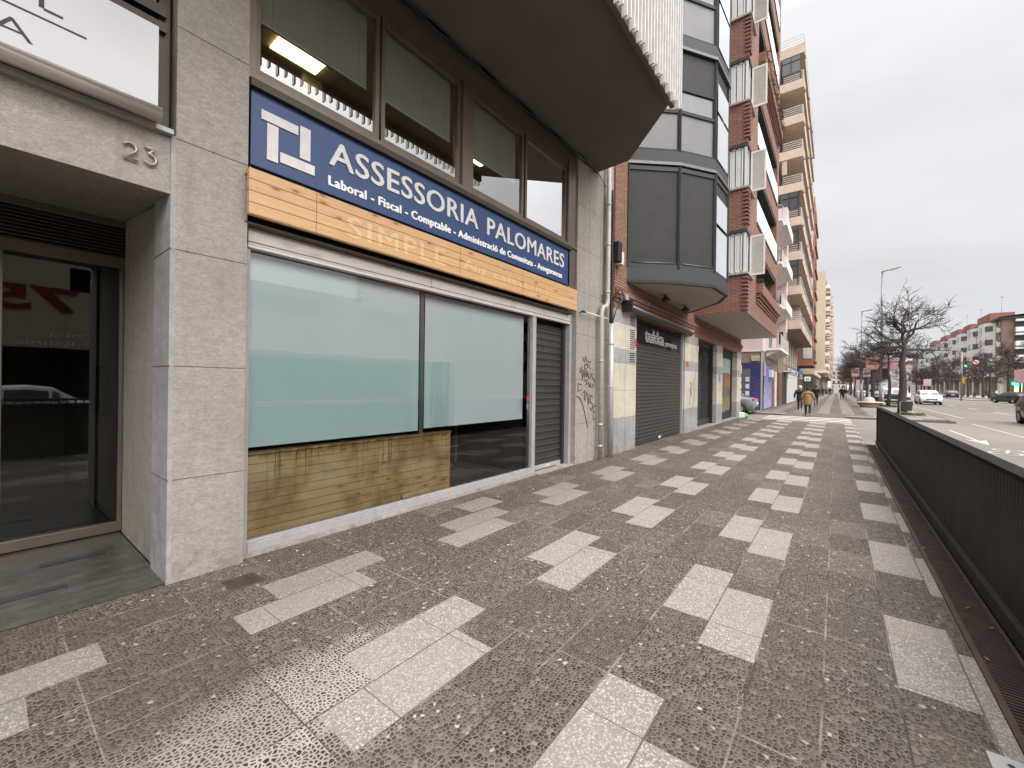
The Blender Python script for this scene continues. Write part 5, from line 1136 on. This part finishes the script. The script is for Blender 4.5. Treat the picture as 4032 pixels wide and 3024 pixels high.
p = thing('traffic_light', 'small yellow traffic light far down the pavement under the trees', 'traffic light', (95, -2.4, 0)); MB().tube([(95, -2.4, 0), (95, -2.4, 3.4)], .07, 6).build('pole', 'lamp steel', p); b = B(94.9, 95.1, -2.65, -2.2, 2.6, 3.8).build('signal_head', 'signal yellow', p)
for i, (y, z, l) in enumerate(((-36.9, 3.4, 'green lit pharmacy cross on the brick corner, left of the two'), (-40.6, 4.4, 'green lit pharmacy cross on the brick corner, right and higher one'))):
    t = thing('pharmacy_cross', l, 'sign', (165.5, y, z), 'green pharmacy crosses'); m = B(165.3, 165.5, y-.9, y+.9, z-.32, z+.32); m.box(165.28, 165.52, y-.32, y+.32, z-.9, z+.9); m.build('lit_cross', 'green light', t)
# litter bin, bench, tables, bollards, shelter
t = thing('litter_bin', 'grey litter bin hung in a steel hoop frame beside the big bare tree', 'litter bin', (33.3, -3.35, 0)); m = MB(); m.lathe([(.0, .34), (.21, .34), (.255, .86), (.265, .86), (.265, .90), (.23, .90), (.2, .5)], (33.3, -3.25, 0), 20); m.build('basket', 'grey bin', t)
MB().tube([(33.3, -2.95, 0), (33.3, -2.95, .78), (33.3, -2.99, .86)], .02, 8).tube([(33.3, -3.58, 0), (33.3, -3.58, .74), (33.3, -3.5, .82)], .02, 8).tube([(33.3, -2.95, .25), (33.3, -3.58, .25)], .018, 8).build('frame', 'shutter white', t)
t = thing('bench', 'round edged concrete bench with a domed centre behind the parapet end', 'bench', (46.8, -2.15, 0)); m = MB(); m.lathe([(0, 0), (.62, 0), (.68, .36), (0, .36)], (46.8, -2.2, 0), 28); m.build('base', 'concrete seat', t); m = MB(); m.lathe([(0, .36), (.98, .38), (1.04, .43), (1.0, .48), (0, .49)], (46.8, -2.2, 0), 32); m.build('seat', 'concrete seat', t); m = MB(); m.lathe([(.42, .48), (.36, .7), (.22, .86), (0, .9)], (46.8, -2.2, 0), 20); m.build('dome', 'concrete seat', t)
def chair(x, y, rz, lab):
    t = thing('cafe_chair', lab, 'chair', (0, 0, 0), 'white chairs of the pavement cafe'); B(-.22, .22, -.22, .22, .43, .46).build('seat', 'shutter white', t); B(-.22, .22, .20, .23, .5, .85).build('backrest', 'shutter white', t)
    for a in (-.2, .2):
        for b in (-.2, .2): MB().tube([(a, b, 0), (a, b, .43 if b < 0 else .6)], .014, 5).build('leg', 'shutter white', t)
    t.location = (x, y, 0); t.rotation_euler = (0, 0, rz); return t
c0 = chair(74.2, -.9, 1.2, 'white cafe chair with a dark coat on it, nearest on the pavement')
for (x, y, r_, l) in ((76.5, -1.9, .3, 'white cafe chair left of the first small table'), (77.5, -2.8, 2.5, 'white cafe chair between the two small tables'), (79.5, -3.3, 4, 'white cafe chair right of the second small table')): copy_thing(c0, (x, y, 0), r_, label=l)
tag(MB().obox((74.25, -.88, .66), (1, 0, 0), (0, 1, 0), (0, 0, 1), .28, .2, .22).build('coat', 'black', bevel=.05), 'dark coat draped over the nearest white cafe chair', 'coat')
for i, (x, y) in enumerate(((76, -2.35), (79, -3.0))):
    t = thing('cafe_table', ['small pale cafe table among the white chairs, left one', 'small pale cafe table among the white chairs, right one'][i], 'table', (x, y, 0), 'cafe tables'); m = MB(); m.lathe([(0, .70), (.38, .70), (.38, .73), (0, .73)], (x, y, 0), 18); m.build('table_top', 'shutter white', t); MB().tube([(x, y, 0), (x, y, .7)], .03, 6).build('leg', 'rail grey', t); m = MB(); m.lathe([(0, 0), (.22, 0), (.2, .03), (0, .03)], (x, y, 0), 12); m.build('foot', 'rail grey', t)
for i, (x, y) in enumerate(((63.5, -2.0), (66, -2.65))):
    t = thing('bollard', ['round topped grey bollard between the trees, left of the two', 'round topped grey bollard between the trees, right of the two'][i], 'bollard', (x, y, 0), 'bollards between the trees'); MB().tube([(x, y, 0), (x, y, 1.1)], .11, 12).build('post', 'pipe grey', t); m = MB(); m.lathe([(.0, 1.1), (.14, 1.12), (.16, 1.22), (.1, 1.32), (0, 1.35)], (x, y, 0), 12); m.build('cap', 'lettering white', t)
t = thing('bus_shelter', 'bus shelter with a pale poster panel far along the pavement', 'bus shelter', (128, .2, 0)); B(126, 131, -2.6, .9, 2.6, 2.75).build('roof', 'panel grey', t); B(126.1, 126.25, -.4, .6, .3, 2.3).build('poster_panel', 'pale render', t)
for y in (-2.4, .75): B(126.1, 126.2, y, y+.1, 0, 2.6).build('post', 'lamp steel', t)
t = thing('advertising_panel', 'tall grey advertising panel standing among the tree trunks', 'sign', (88, -2.9, 0)); B(87.9, 88.1, -3.5, -2.5, .7, 3.0).build('panel', 'pale render', t); B(87.95, 88.05, -3.2, -2.8, 0, .7).build('foot', 'panel black', t)

# ================================================================ VEHICLES
def car(name, label, paint, L=4.4, Wd=1.84, H=1.6, kind='suv', group=None, lights=False, cat='car', glassm='window glass'):
    """built with its nose towards +X, on z=0, centred"""
    t = thing(name, label, cat, (0, 0, 0), group); hw = Wd/2
    if kind == 'van': prof = [(-2.2, .95, H*.98, .86), (-2.1, 1.05, H, .88), (-1, 1.08, H, .88), (.3, 1.08, H*.98, .86), (.95, 1.08, H*.93, .8), (1.6, 1.10, 1.12, .7), (2.1, .95, .97, .0), (2.2, .75, .77, 0)]
    elif kind == 'sedan': prof = [(-2.2, .80, .82, 0), (-2.05, .98, 1.0, 0), (-1.6, 1.0, 1.06, .6), (-.9, .98, H*.97, .74), (0, .96, H, .76), (.55, .94, H*.95, .74), (1.15, .95, .98, .55), (1.9, .82, .84, 0), (2.2, .62, .64, 0)]
    else: prof = [(-2.2, .85, .87, 0), (-2.12, 1.05, 1.12, .6), (-1.9, 1.08, H*.86, .7), (-1.6, 1.07, H*.97, .76), (-.4, 1.04, H, .78), (.3, 1.02, H*.97, .77), (.7, 1.0, H*.86, .72), (1.2, 1.0, 1.03, .6), (1.95, .88, .91, 0), (2.2, .66, .68, 0)]
    sc = L/4.4
    def at(x):
        for a, b in zip(prof, prof[1:]):
            if a[0] <= x <= b[0]: f = (x-a[0])/(b[0]-a[0]); return [a[i]+(b[i]-a[i])*f for i in range(1, 4)]
        return prof[-1][1:]
    xs = sorted(set([round(-2.2+4.4*i/44, 3) for i in range(45)])); wx = (-1.38, 1.38); wr = .36
    rings = []
    for x in xs:
        zb, zr, rw = at(x); taper = 1-.10*max(0, (abs(x)-1.55)/.65)**2; w = hw*taper
        low = .24
        for c in wx:
            if abs(x-c) < wr: low = max(low, .34+math.sqrt(wr*wr-(x-c)**2))
        low = min(low, zb-.06)
        cab = max(0, min(1, (zr-zb)/.3)); wr_ = w*.94*(1-cab)+hw*(.80)*cab
        rings.append([(x*sc, w*.6, min(low, .24) if low < .3 else .34), (x*sc, w*.97, low), (x*sc, w, (low+zb)/2+.02), (x*sc, w*.985, zb-.07), (x*sc, w*.93, zb), (x*sc, wr_*.98, max(zr-.07, zb+.005)), (x*sc, wr_*.86, zr), (x*sc, 0, zr+.03)])
    m = MB(); m.sm = True; n = 8; vs = []; fs = []
    for rg in rings: vs += rg+[(p[0], -p[1], p[2]) for p in reversed(rg[:-1])]
    N = 15
    for i in range(len(rings)-1):
        for j in range(N-1): fs.append((i*N+j, (i+1)*N+j, (i+1)*N+j+1, i*N+j+1))
        fs.append((i*N+N-1, (i+1)*N+N-1, (i+1)*N, i*N))
    fs += [tuple(range(N)), tuple(range(len(xs)*N-1, len(xs)*N-N-1, -1))]
    m.add(vs, fs); body = m.build('body', paint, t)
    # glasshouse
    def sec(x, f, s=1, o=.012):
        zb, zr, rw = at(x); cab = max(0, min(1, (zr-zb)/.3)); w = hw*(1-.10*max(0, (abs(x)-1.55)/.65)**2); wr_ = w*.94*(1-cab)+hw*.80*cab
        y0, y1 = w*.93, wr_*.98; z0, z1 = zb+.02, max(zr-.09, zb+.005); return (x*sc, s*(y0+(y1-y0)*f+o), z0+(z1-z0)*f)
    cabx = [p[0] for p in prof if p[2]-p[1] > .25]; xa, xb = min(cabx), max(cabx)
    for s in (1, -1):
        segs = [(xa+.18, -.55), (-.47, .42), (.5, xb+.1)] if kind != 'van' else [(-1.9, -.6), (-.5, .5), (.58, xb+.2)]
        for a, b in segs:
            g = MB(); q = [a+(b-a)*i/4 for i in range(5)]
            for u, v in zip(q, q[1:]): g.quad(sec(u, .05, s), sec(v, .05, s), sec(v, .93, s), sec(u, .93, s))
            g.build('side_window', glassm, t)
    fx0 = next(a for a in reversed(prof) if a[2]-a[1] > .25); fx1 = prof[prof.index(fx0)+1]
    def rowp(x, o): zb, zr, rw = at(x); cab = max(0, min(1, (zr-zb)/.3)); w = hw*.94*(1-cab)+hw*.8*cab; return x*sc, w*.84, zr+o
    a = rowp(fx0[0]+.08, .02); b = rowp(fx1[0]-.06, .03); g = MB(); g.quad((a[0], -a[1], a[2]), (a[0], a[1], a[2]), (b[0], b[1], b[2]), (b[0], -b[1], b[2])); g.build('windscreen', glassm, t)
    bx = [p for p in prof if p[2]-p[1] > .25][0]; bi = prof.index(bx); b0 = prof[max(bi-1, 0)]
    if kind == 'van': g = B(-2.235*sc, -2.225*sc, -.72, .72, 1.1, 1.6)
    else: a = rowp(bx[0]-.0, .02); b = rowp(b0[0]+.03, .03); g = MB(); g.quad((a[0]-.02, -a[1], a[2]), (a[0]-.02, a[1], a[2]), (b[0]-.02, b[1], b[2]), (b[0]-.02, -b[1], b[2]))
    g.build('rear_window', glassm, t)
    for c in wx:
        for s in (1, -1):
            w = MB(); y0 = s*(hw-.20); y1 = s*(hw-.005); n = 20
            prof_w = [(.0, y0), (.32, y0), (.345, y0+s*.03), (.345, y1-s*.03), (.32, y1), (.22, y1)]
            vs = [(c*sc+r*math.cos(2*math.pi*k/n), y, .345+r*math.sin(2*math.pi*k/n)) for r, y in prof_w for k in range(n)]
            w.sm = True; w.add(vs, [(i*n+k, i*n+(k+1) % n, (i+1)*n+(k+1) % n, (i+1)*n+k) for i in range(len(prof_w)-1) for k in range(n)]); wo = w.build('wheel', M('@tyre', (.02, .02, .02), .8), t)
            r_ = MB(); r_.disc((c*sc, y1-s*.02, .345), .22, 'y', n)
            for k in range(5): an = k*1.2566; r_.obox((c*sc+.1*math.cos(an), y1-s*.01, .345+.1*math.sin(an)), (math.cos(an), 0, math.sin(an)), (0, 1, 0), (-math.sin(an), 0, math.cos(an)), .11, .012, .03)
            r_.build('rim', 'pipe grey', wo)
            am = MB(); am.disc((c*sc, s*(hw-.22), .36), .40, 'y', n); am.build('wheel_arch', 'black', t)
    fz = at(2.0)[0]-.16
    for s in (1, -1):
        h = MB(); h.obox((2.06*sc, s*hw*.70, fz), (.9, s*.35, 0), (-s*.35, .9, 0), (0, 0, 1), .07, .21, .065); h.build('headlight', 'warm white light' if lights else 'sky pane', t, bevel=.02)
        h = MB(); h.obox((-2.12*sc, s*hw*.74, .92 if kind != 'van' else 1.0), (1, 0, 0), (0, 1, 0), (0, 0, 1), .06, .19, .07 if kind != 'van' else .2); h.build('tail_light', 'red sign', t, bevel=.02)
        h = MB(); h.obox((.72*sc, s*(hw+.09), 1.03), (1, 0, 0), (0, 1, 0), (0, 0, 1), .05, .10, .07); h.build('mirror', paint, t, bevel=.02)
    B(2.10*sc, 2.215*sc, -.45, .45, .52, .64).build('grille', 'black', t); m = B(2.02*sc, 2.225*sc, -.72, .72, .20, .40); m.build('bumper', 'black', t, bevel=.02); B(-2.225*sc, -2.05*sc, -.75, .75, .24, .46).build('rear_bumper', 'black', t, bevel=.02)
    B(2.215*sc, 2.235*sc, -.26, .26, .42, .52).build('number_plate', 'lettering white', t); B(-2.24*sc, -2.22*sc, -.26, .26, .62, .73).build('number_plate', 'lettering white', t)
    B(-1.8*sc, 1.8*sc, -hw*.8, hw*.8, .18, .3).build('underbody', 'black', t)
    return t
WP = M('@white paint', (.66, .66, .66), .2, var=.02, spec=.6); BP = M('@black paint', (.02, .021, .024), .15, var=.05, spec=.7); GP = M('@grey paint', (.20, .21, .22), .25, var=.03); MR = M('@maroon paint', (.12, .02, .03), .25)
c = car('suv_car', 'white crossover car with headlights on driving towards the crossing', WP, lights=True, group='cars on the avenue'); c.location = (66.8, -8.25, -.1); c.rotation_euler.z = math.pi+.02
c = car('van', 'white topped van with dark bonnet behind the big tree', WP, kind='van', H=1.82, cat='van'); c.location = (65.4, -4.95, -.1); c.rotation_euler.z = math.pi
B(-.98+67.6-2.2-2.18-.35, 63.6, -5.7, -4.2, .85, .98) if False else None
m = MB(); m.quad((1.62, -.72, 1.13), (1.62, .72, 1.13), (2.12, .70, .99), (2.12, -.70, .99)).quad((2.215, -.72, .55), (2.215, .72, .55), (2.16, .72, .95), (2.16, -.72, .95)); m.build('bonnet_panel', 'panel black', None, origin=(0, 0, 0)); bo = [o for o in COL.objects if o.name.startswith('bonnet_panel')][0]; bo.parent = c; bo.location = (.03, 0, .02)
c = car('car', 'black car parked behind the lamp post beside the van', BP, kind='sedan', H=1.5, group='cars on the avenue'); c.location = (59.5, -4.6+.4, -.1); c.rotation_euler.z = math.pi; c.location = (73, -4.6, -.1)
c = car('suv_car', 'black car driving away on the far lane behind the white crossover', BP, group='cars on the avenue'); c.location = (121, -18.2, -.1); c.rotation_euler.z = .0
c = car('car', 'long black car turning at the right of the view by the green crosses', BP, kind='suv', L=4.7, H=1.52, group='cars on the avenue'); c.location = (83.5, -18.2, -.1); c.rotation_euler.z = .35
c = car('suv_car', 'dark car cut off by the right edge of the view', BP, group='cars on the avenue'); c.location = (31.8, -8.35, -.1); c.rotation_euler.z = math.pi+.0
c = car('car', 'white car with glaring headlights following the white crossover', WP, H=1.5, lights=True, group='cars on the avenue'); c.location = (92, -8.3, -.1); c.rotation_euler.z = math.pi
c = car('car', 'maroon car farther back with its headlights on', MR, kind='sedan', H=1.45, lights=True, group='cars on the avenue'); c.location = (100, -7.0, -.1); c.rotation_euler.z = math.pi
c = car('car', 'grey hatchback parked in the side street showing its red tail light', GP, kind='sedan', L=4.5, H=1.52, group='cars in the side street'); c.location = (30.2, 6.2, -.1); c.rotation_euler.z = math.pi/2
c = car('car', 'silver car driving past behind the camera', M('@silver paint', (.45, .46, .47), .25, .3), kind='sedan', H=1.45, group='cars on the avenue'); c.location = (1.0, -8.2, -.1); c.rotation_euler.z = 0

# ================================================================ PEOPLE
def skin_mesh(name, joints, edges, mat, parent, sub=1):
    """joints: list of (xyz, rx); one continuous skinned surface"""
    me = bpy.data.meshes.new('tmp'); me.from_pydata([j[0] for j in joints], edges, []); ob = bpy.data.objects.new('tmp', me); COL.objects.link(ob)
    md = ob.modifiers.new('skin', 'SKIN'); sv = me.skin_vertices[0].data
    for i, j in enumerate(joints): r = j[1]; sv[i].radius = r if isinstance(r, tuple) else (r, r)
    sv[0].use_root = True
    if sub: s_ = ob.modifiers.new('sub', 'SUBSURF'); s_.levels = sub; s_.render_levels = sub
    bpy.context.view_layer.update(); dg = bpy.context.evaluated_depsgraph_get(); new = bpy.data.meshes.new_from_object(ob.evaluated_get(dg)); bpy.data.objects.remove(ob)
    new.name = name; new.materials.clear(); new.materials.append(mat if not isinstance(mat, str) else MATS[mat]); new.polygons.foreach_set('use_smooth', [True]*len(new.polygons))
    o = bpy.data.objects.new(name, new); COL.objects.link(o); o.parent = parent; return o
SKIN = M('@skin', (.42, .25, .18), .55)
def person(label, x, y, rz, h=1.72, top=(.02, .02, .025), legs=(.02, .02, .03), hair=(.05, .035, .03), shoe=(.1, .1, .1), coat=.9, stride=.22, arms=(.15, -.15), bulk=1.0, hood=False, fingers=False, z=0, bend=0):
    """faces +X locally"""
    t = thing('person', label, 'person', (0, 0, 0), None); k = h/1.72
    hip, kn = .92*k, .48*k; s = stride
    J = [((0, 0, hip), (.13, .15)), ((.01, 0, 1.12*k), (.11, .14)), ((.0, 0, 1.34*k), (.12, .17)), ((0, 0, 1.46*k), (.055, .06)), ((.02, 0, 1.53*k), (.055, .055)), ((.03, 0, 1.62*k), (.095, .08)), ((.02, 0, 1.70*k), (.06, .055)), ((.125, 0, 1.605*k), .014)]
    E = [(0, 1), (1, 2), (2, 3), (3, 4), (4, 5), (5, 6), (5, 7)]
    feet = []
    for sd, ph in ((1, s), (-1, -s)):
        i = len(J); kx = ph*.55+.05; ax = ph*1.25-.02; lift = .06 if ph < 0 else 0
        J += [((0, sd*.09, hip-.04), .085), ((kx, sd*.10, kn), .058), ((ax, sd*.10, .09+lift), .042), ((ax+.15, sd*.11, .035+lift*.4), (.035, .045))]; E += [(0, i), (i, i+1), (i+1, i+2), (i+2, i+3)]; feet.append((ax, sd, lift))
        i = len(J); a = arms[0] if sd > 0 else arms[1]; el = (a*.6-.02, sd*.25*bulk, 1.12*k); wr = (a*1.5+.06+bend, sd*.25*bulk, .88*k+abs(a)*.1+bend*1.0)
        J += [((0, sd*.185, 1.38*k), .06), (el, .042), (wr, .028), ((wr[0]+.02, wr[1], wr[2]-.07), (.022, .036))]; E += [(2, i), (i, i+1), (i+1, i+2), (i+2, i+3)]
        hb = len(J)-1; hp = J[hb][0]
        for f in range(5):
            if f < 4: q1 = (hp[0]-.03+f*.02, hp[1], hp[2]-.045); q2 = (q1[0]+.008, hp[1]-sd*.012, q1[2]-.035-(.012 if f in (1, 2) else 0))
            else: q1 = (hp[0]+.045, hp[1]-sd*.01, hp[2]+.0); q2 = (hp[0]+.06, hp[1]-sd*.02, hp[2]-.035)
            j = len(J); J += [(q1, .0095), (q2, .008)]; E += [(hb, j), (j, j+1)]
    skin_mesh('body', J, E, SKIN, t, 1)
    cm = M('@cloth %.2f %.2f %.2f' % top, top, .9, var=.15, scale=9); lm = M('@cloth %.2f %.2f %.2f' % legs, legs, .9, var=.12, scale=9)
    # trousers
    J = [((0, 0, hip+.02), (.14, .16))]; E = []
    for ax, sd, lift in feet: ph = (ax+.02)/1.25; i = len(J); J += [((0, sd*.095, hip-.10), .10), ((ph*.55+.05, sd*.10, kn), .072), ((ax, sd*.10, .11+lift), .055)]; E += [(0, i), (i, i+1), (i+1, i+2)]
    skin_mesh('trousers', J, E, lm, t, 1)
    # jacket / coat with sleeves
    zb = hip-(coat-.8)*.9-.02; J = [((0, 0, 1.15*k), (.145*bulk, .175*bulk)), ((.0, 0, 1.34*k), (.14*bulk, .19*bulk)), ((0, 0, 1.455*k), (.075, .085)), ((0, 0, hip), (.16*bulk, .19*bulk)), ((0, 0, zb), (.175*bulk, .20*bulk))]; E = [(0, 1), (1, 2), (0, 3), (3, 4)]
    for sd, a in ((1, arms[0]), (-1, arms[1])):
        i = len(J); J += [((0, sd*.20, 1.385*k), .078*bulk), ((a*.6-.02, sd*.25*bulk, 1.12*k), .062*bulk), ((a*1.5+.055+bend, sd*.25*bulk, .905*k+abs(a)*.1+bend), .048)]; E += [(1, i), (i, i+1), (i+1, i+2)]
    skin_mesh('coat', J, E, cm, t, 1)
    hm = M('@hair %.2f %.2f %.2f' % hair, hair, .9)
    m = MB(); m.sm = True; n = 12; rg = []
    for a, zz in enumerate((-.9, -.45, .05, .5, .85)):
        c_ = math.cos(math.asin(zz)); rg += [(.012+(.118+.02*hood)*c_*math.cos(2*math.pi*q/n)-.012, (.10+.02*hood)*c_*math.sin(2*math.pi*q/n), 1.635*k+(.13+.02*hood)*zz) for q in range(n)]
    rg.append((0, 0, 1.635*k+(.135+.02*hood)))
    m.add(rg, [(i*n+q, i*n+(q+1) % n, (i+1)*n+(q+1) % n, (i+1)*n+q) for i in range(4) for q in range(n) if not (i < 2 and (q in (11, 0) or (q in (10, 1) and i < 2)))]+[(4*n+q, 4*n+(q+1) % n, 5*n) for q in range(n)]); m.build('hair', hm, t)
    for sd in (1, -1):
        m = MB(); m.obox((.118, sd*.032, 1.625*k), (1, 0, 0), (0, 1, 0), (0, 0, 1), .004, .012, .006); m.build('eye', 'black', t); e = MB(); e.obox((.02, sd*.098, 1.61*k), (1, 0, 0), (0, 1, 0), (0, 0, 1), .016, .008, .028); e.build('ear', SKIN, t)
    m = MB(); m.obox((.115, 0, 1.565*k), (1, 0, 0), (0, 1, 0), (0, 0, 1), .004, .022, .005); m.build('mouth', 'red sign', t)
    for ax, sd, lift in feet:
        skin_mesh('shoe', [((ax-.05, sd*.105, .05+lift), (.045, .04)), ((ax+.06, sd*.107, .045+lift*.6), (.045, .036)), ((ax+.17, sd*.11, .035+lift*.3), (.04, .025))], [(0, 1), (1, 2)], M('@shoe %.2f %.2f' % shoe[:2], shoe, .7), t, 1)
    t.location = (x, y, z); t.rotation_euler = (0, 0, rz); return t
person('person in a brown coat and dark trousers walking away', 29.9, 1.32, .0, 1.74, top=(.25, .145, .065), hair=(.03, .02, .02), coat=1.12, stride=.16, arms=(.02, .05), bulk=1.15, z=-.1, bend=.1)
person('person in a dark puffer jacket with a pale fur hood and pink shoes', 34.4, 1.95, .0, 1.70, top=(.02, .024, .024), legs=(.025, .035, .045), hair=(.46, .42, .38), shoe=(.5, .2, .24), coat=1.0, stride=.2, arms=(-.15, .05), bulk=1.22, hood=True)
person('person in black walking just beyond the brown coat', 46, 1.45, .0, 1.80, top=(.015, .015, .017), hair=(.02, .02, .02), bulk=1.2)
person('person in a navy jacket walking beside the cafe chairs', 74, -.6, .1, 1.78, top=(.015, .018, .03), legs=(.012, .014, .02), bulk=1.25, stride=.2)
person('person in dark clothes half hidden behind the navy jacket', 77, -.95, .2, 1.7, bulk=1.15)
for i, (x, y, l) in enumerate(((100, 2.1, 'dark dressed far pedestrian near the shop fronts, leftmost'), (118, 1.75, 'far pedestrian left of the centre of the pavement'), (112, 1.05, 'far pedestrian in dark grey in the middle of the pavement'), (134, .62, 'far pedestrian with a white collar right of the middle'), (140, 2.2, 'farthest dark pedestrian beside the wall'), (131, 1.5, 'far pedestrian in a grey jacket behind the middle one'))):
    person(l, x, y, (3.1 if i % 2 else 0)+.1*i, 1.7+.02*i, top=((.03, .03, .035), (.10, .10, .11), (.02, .02, .03), (.05, .05, .06), (.02, .02, .02), (.15, .15, .16))[i])
for i, (x, y, l) in enumerate(((150, -28.5, 'dark pedestrian under the arcade across the avenue'), (143, -28.8, 'pedestrian in a pale jacket under the arcade across the avenue'))): person(l, x, y, 1.2, 1.75, top=((.02, .02, .02), (.55, .52, .42))[i], bulk=1.3)
t = thing('motorcycle', 'dark parked motorcycle on the far pavement beside the arcade', 'motorcycle', (133, -23.6, 0))
for dx in (-.7, .7):
    w = MB(); w.tube([(133+dx*math.cos(.0)+.28*math.cos(a*.3927), -23.6, .3+.28*math.sin(a*.3927)) for a in range(17)], .06, 6); w.build('wheel', 'black', t)
m = MB(); m.tube([(132.3, -23.6, .3), (132.6, -23.6, .75), (133.2, -23.6, .8), (133.6, -23.6, .85), (133.7, -23.6, .3)], [.05, .14, .16, .1, .05], 8); m.build('body', 'panel black', t); m = MB(); m.tube([(133.5, -23.9, 1.05), (133.5, -23.3, 1.05)], .03, 6); m.build('handlebar', 'black', t); B(132.4, 133.1, -23.75, -23.45, .82, .92).build('seat', 'black', t)
# light clutter on the paving
m = MB(); rr = random.Random(12)
for i in range(60):
    x, y = rr.uniform(1.2, 14), rr.choice((rr.uniform(-.64, 4.0), rr.uniform(3.6, 4.05))); a = rr.uniform(0, 6.28); l = rr.uniform(.004, .009); m.obox((x, y, .004), (math.cos(a), math.sin(a), 0), (-math.sin(a), math.cos(a), 0), (0, 0, 1), l, l*.5, .002)
tag(m.build('paving_litter', 'cardboard white'), 'tiny pale scraps and grit scattered over the paving', 'litter', kind='stuff')
m = MB()
for i in range(26):
    x = rr.uniform(1, 14); y = rr.uniform(-.88, -.69); a = rr.uniform(0, 3.1); m.obox((x, y, .008), (math.cos(a), math.sin(a), 0), (-math.sin(a), math.cos(a), 0), (0, 0, 1), rr.uniform(.01, .03), .006, .003)
tag(m.build('dry_leaves', 'dry plant'), 'dry leaf scraps and cigarette ends lying on the grating', 'leaf', kind='stuff')
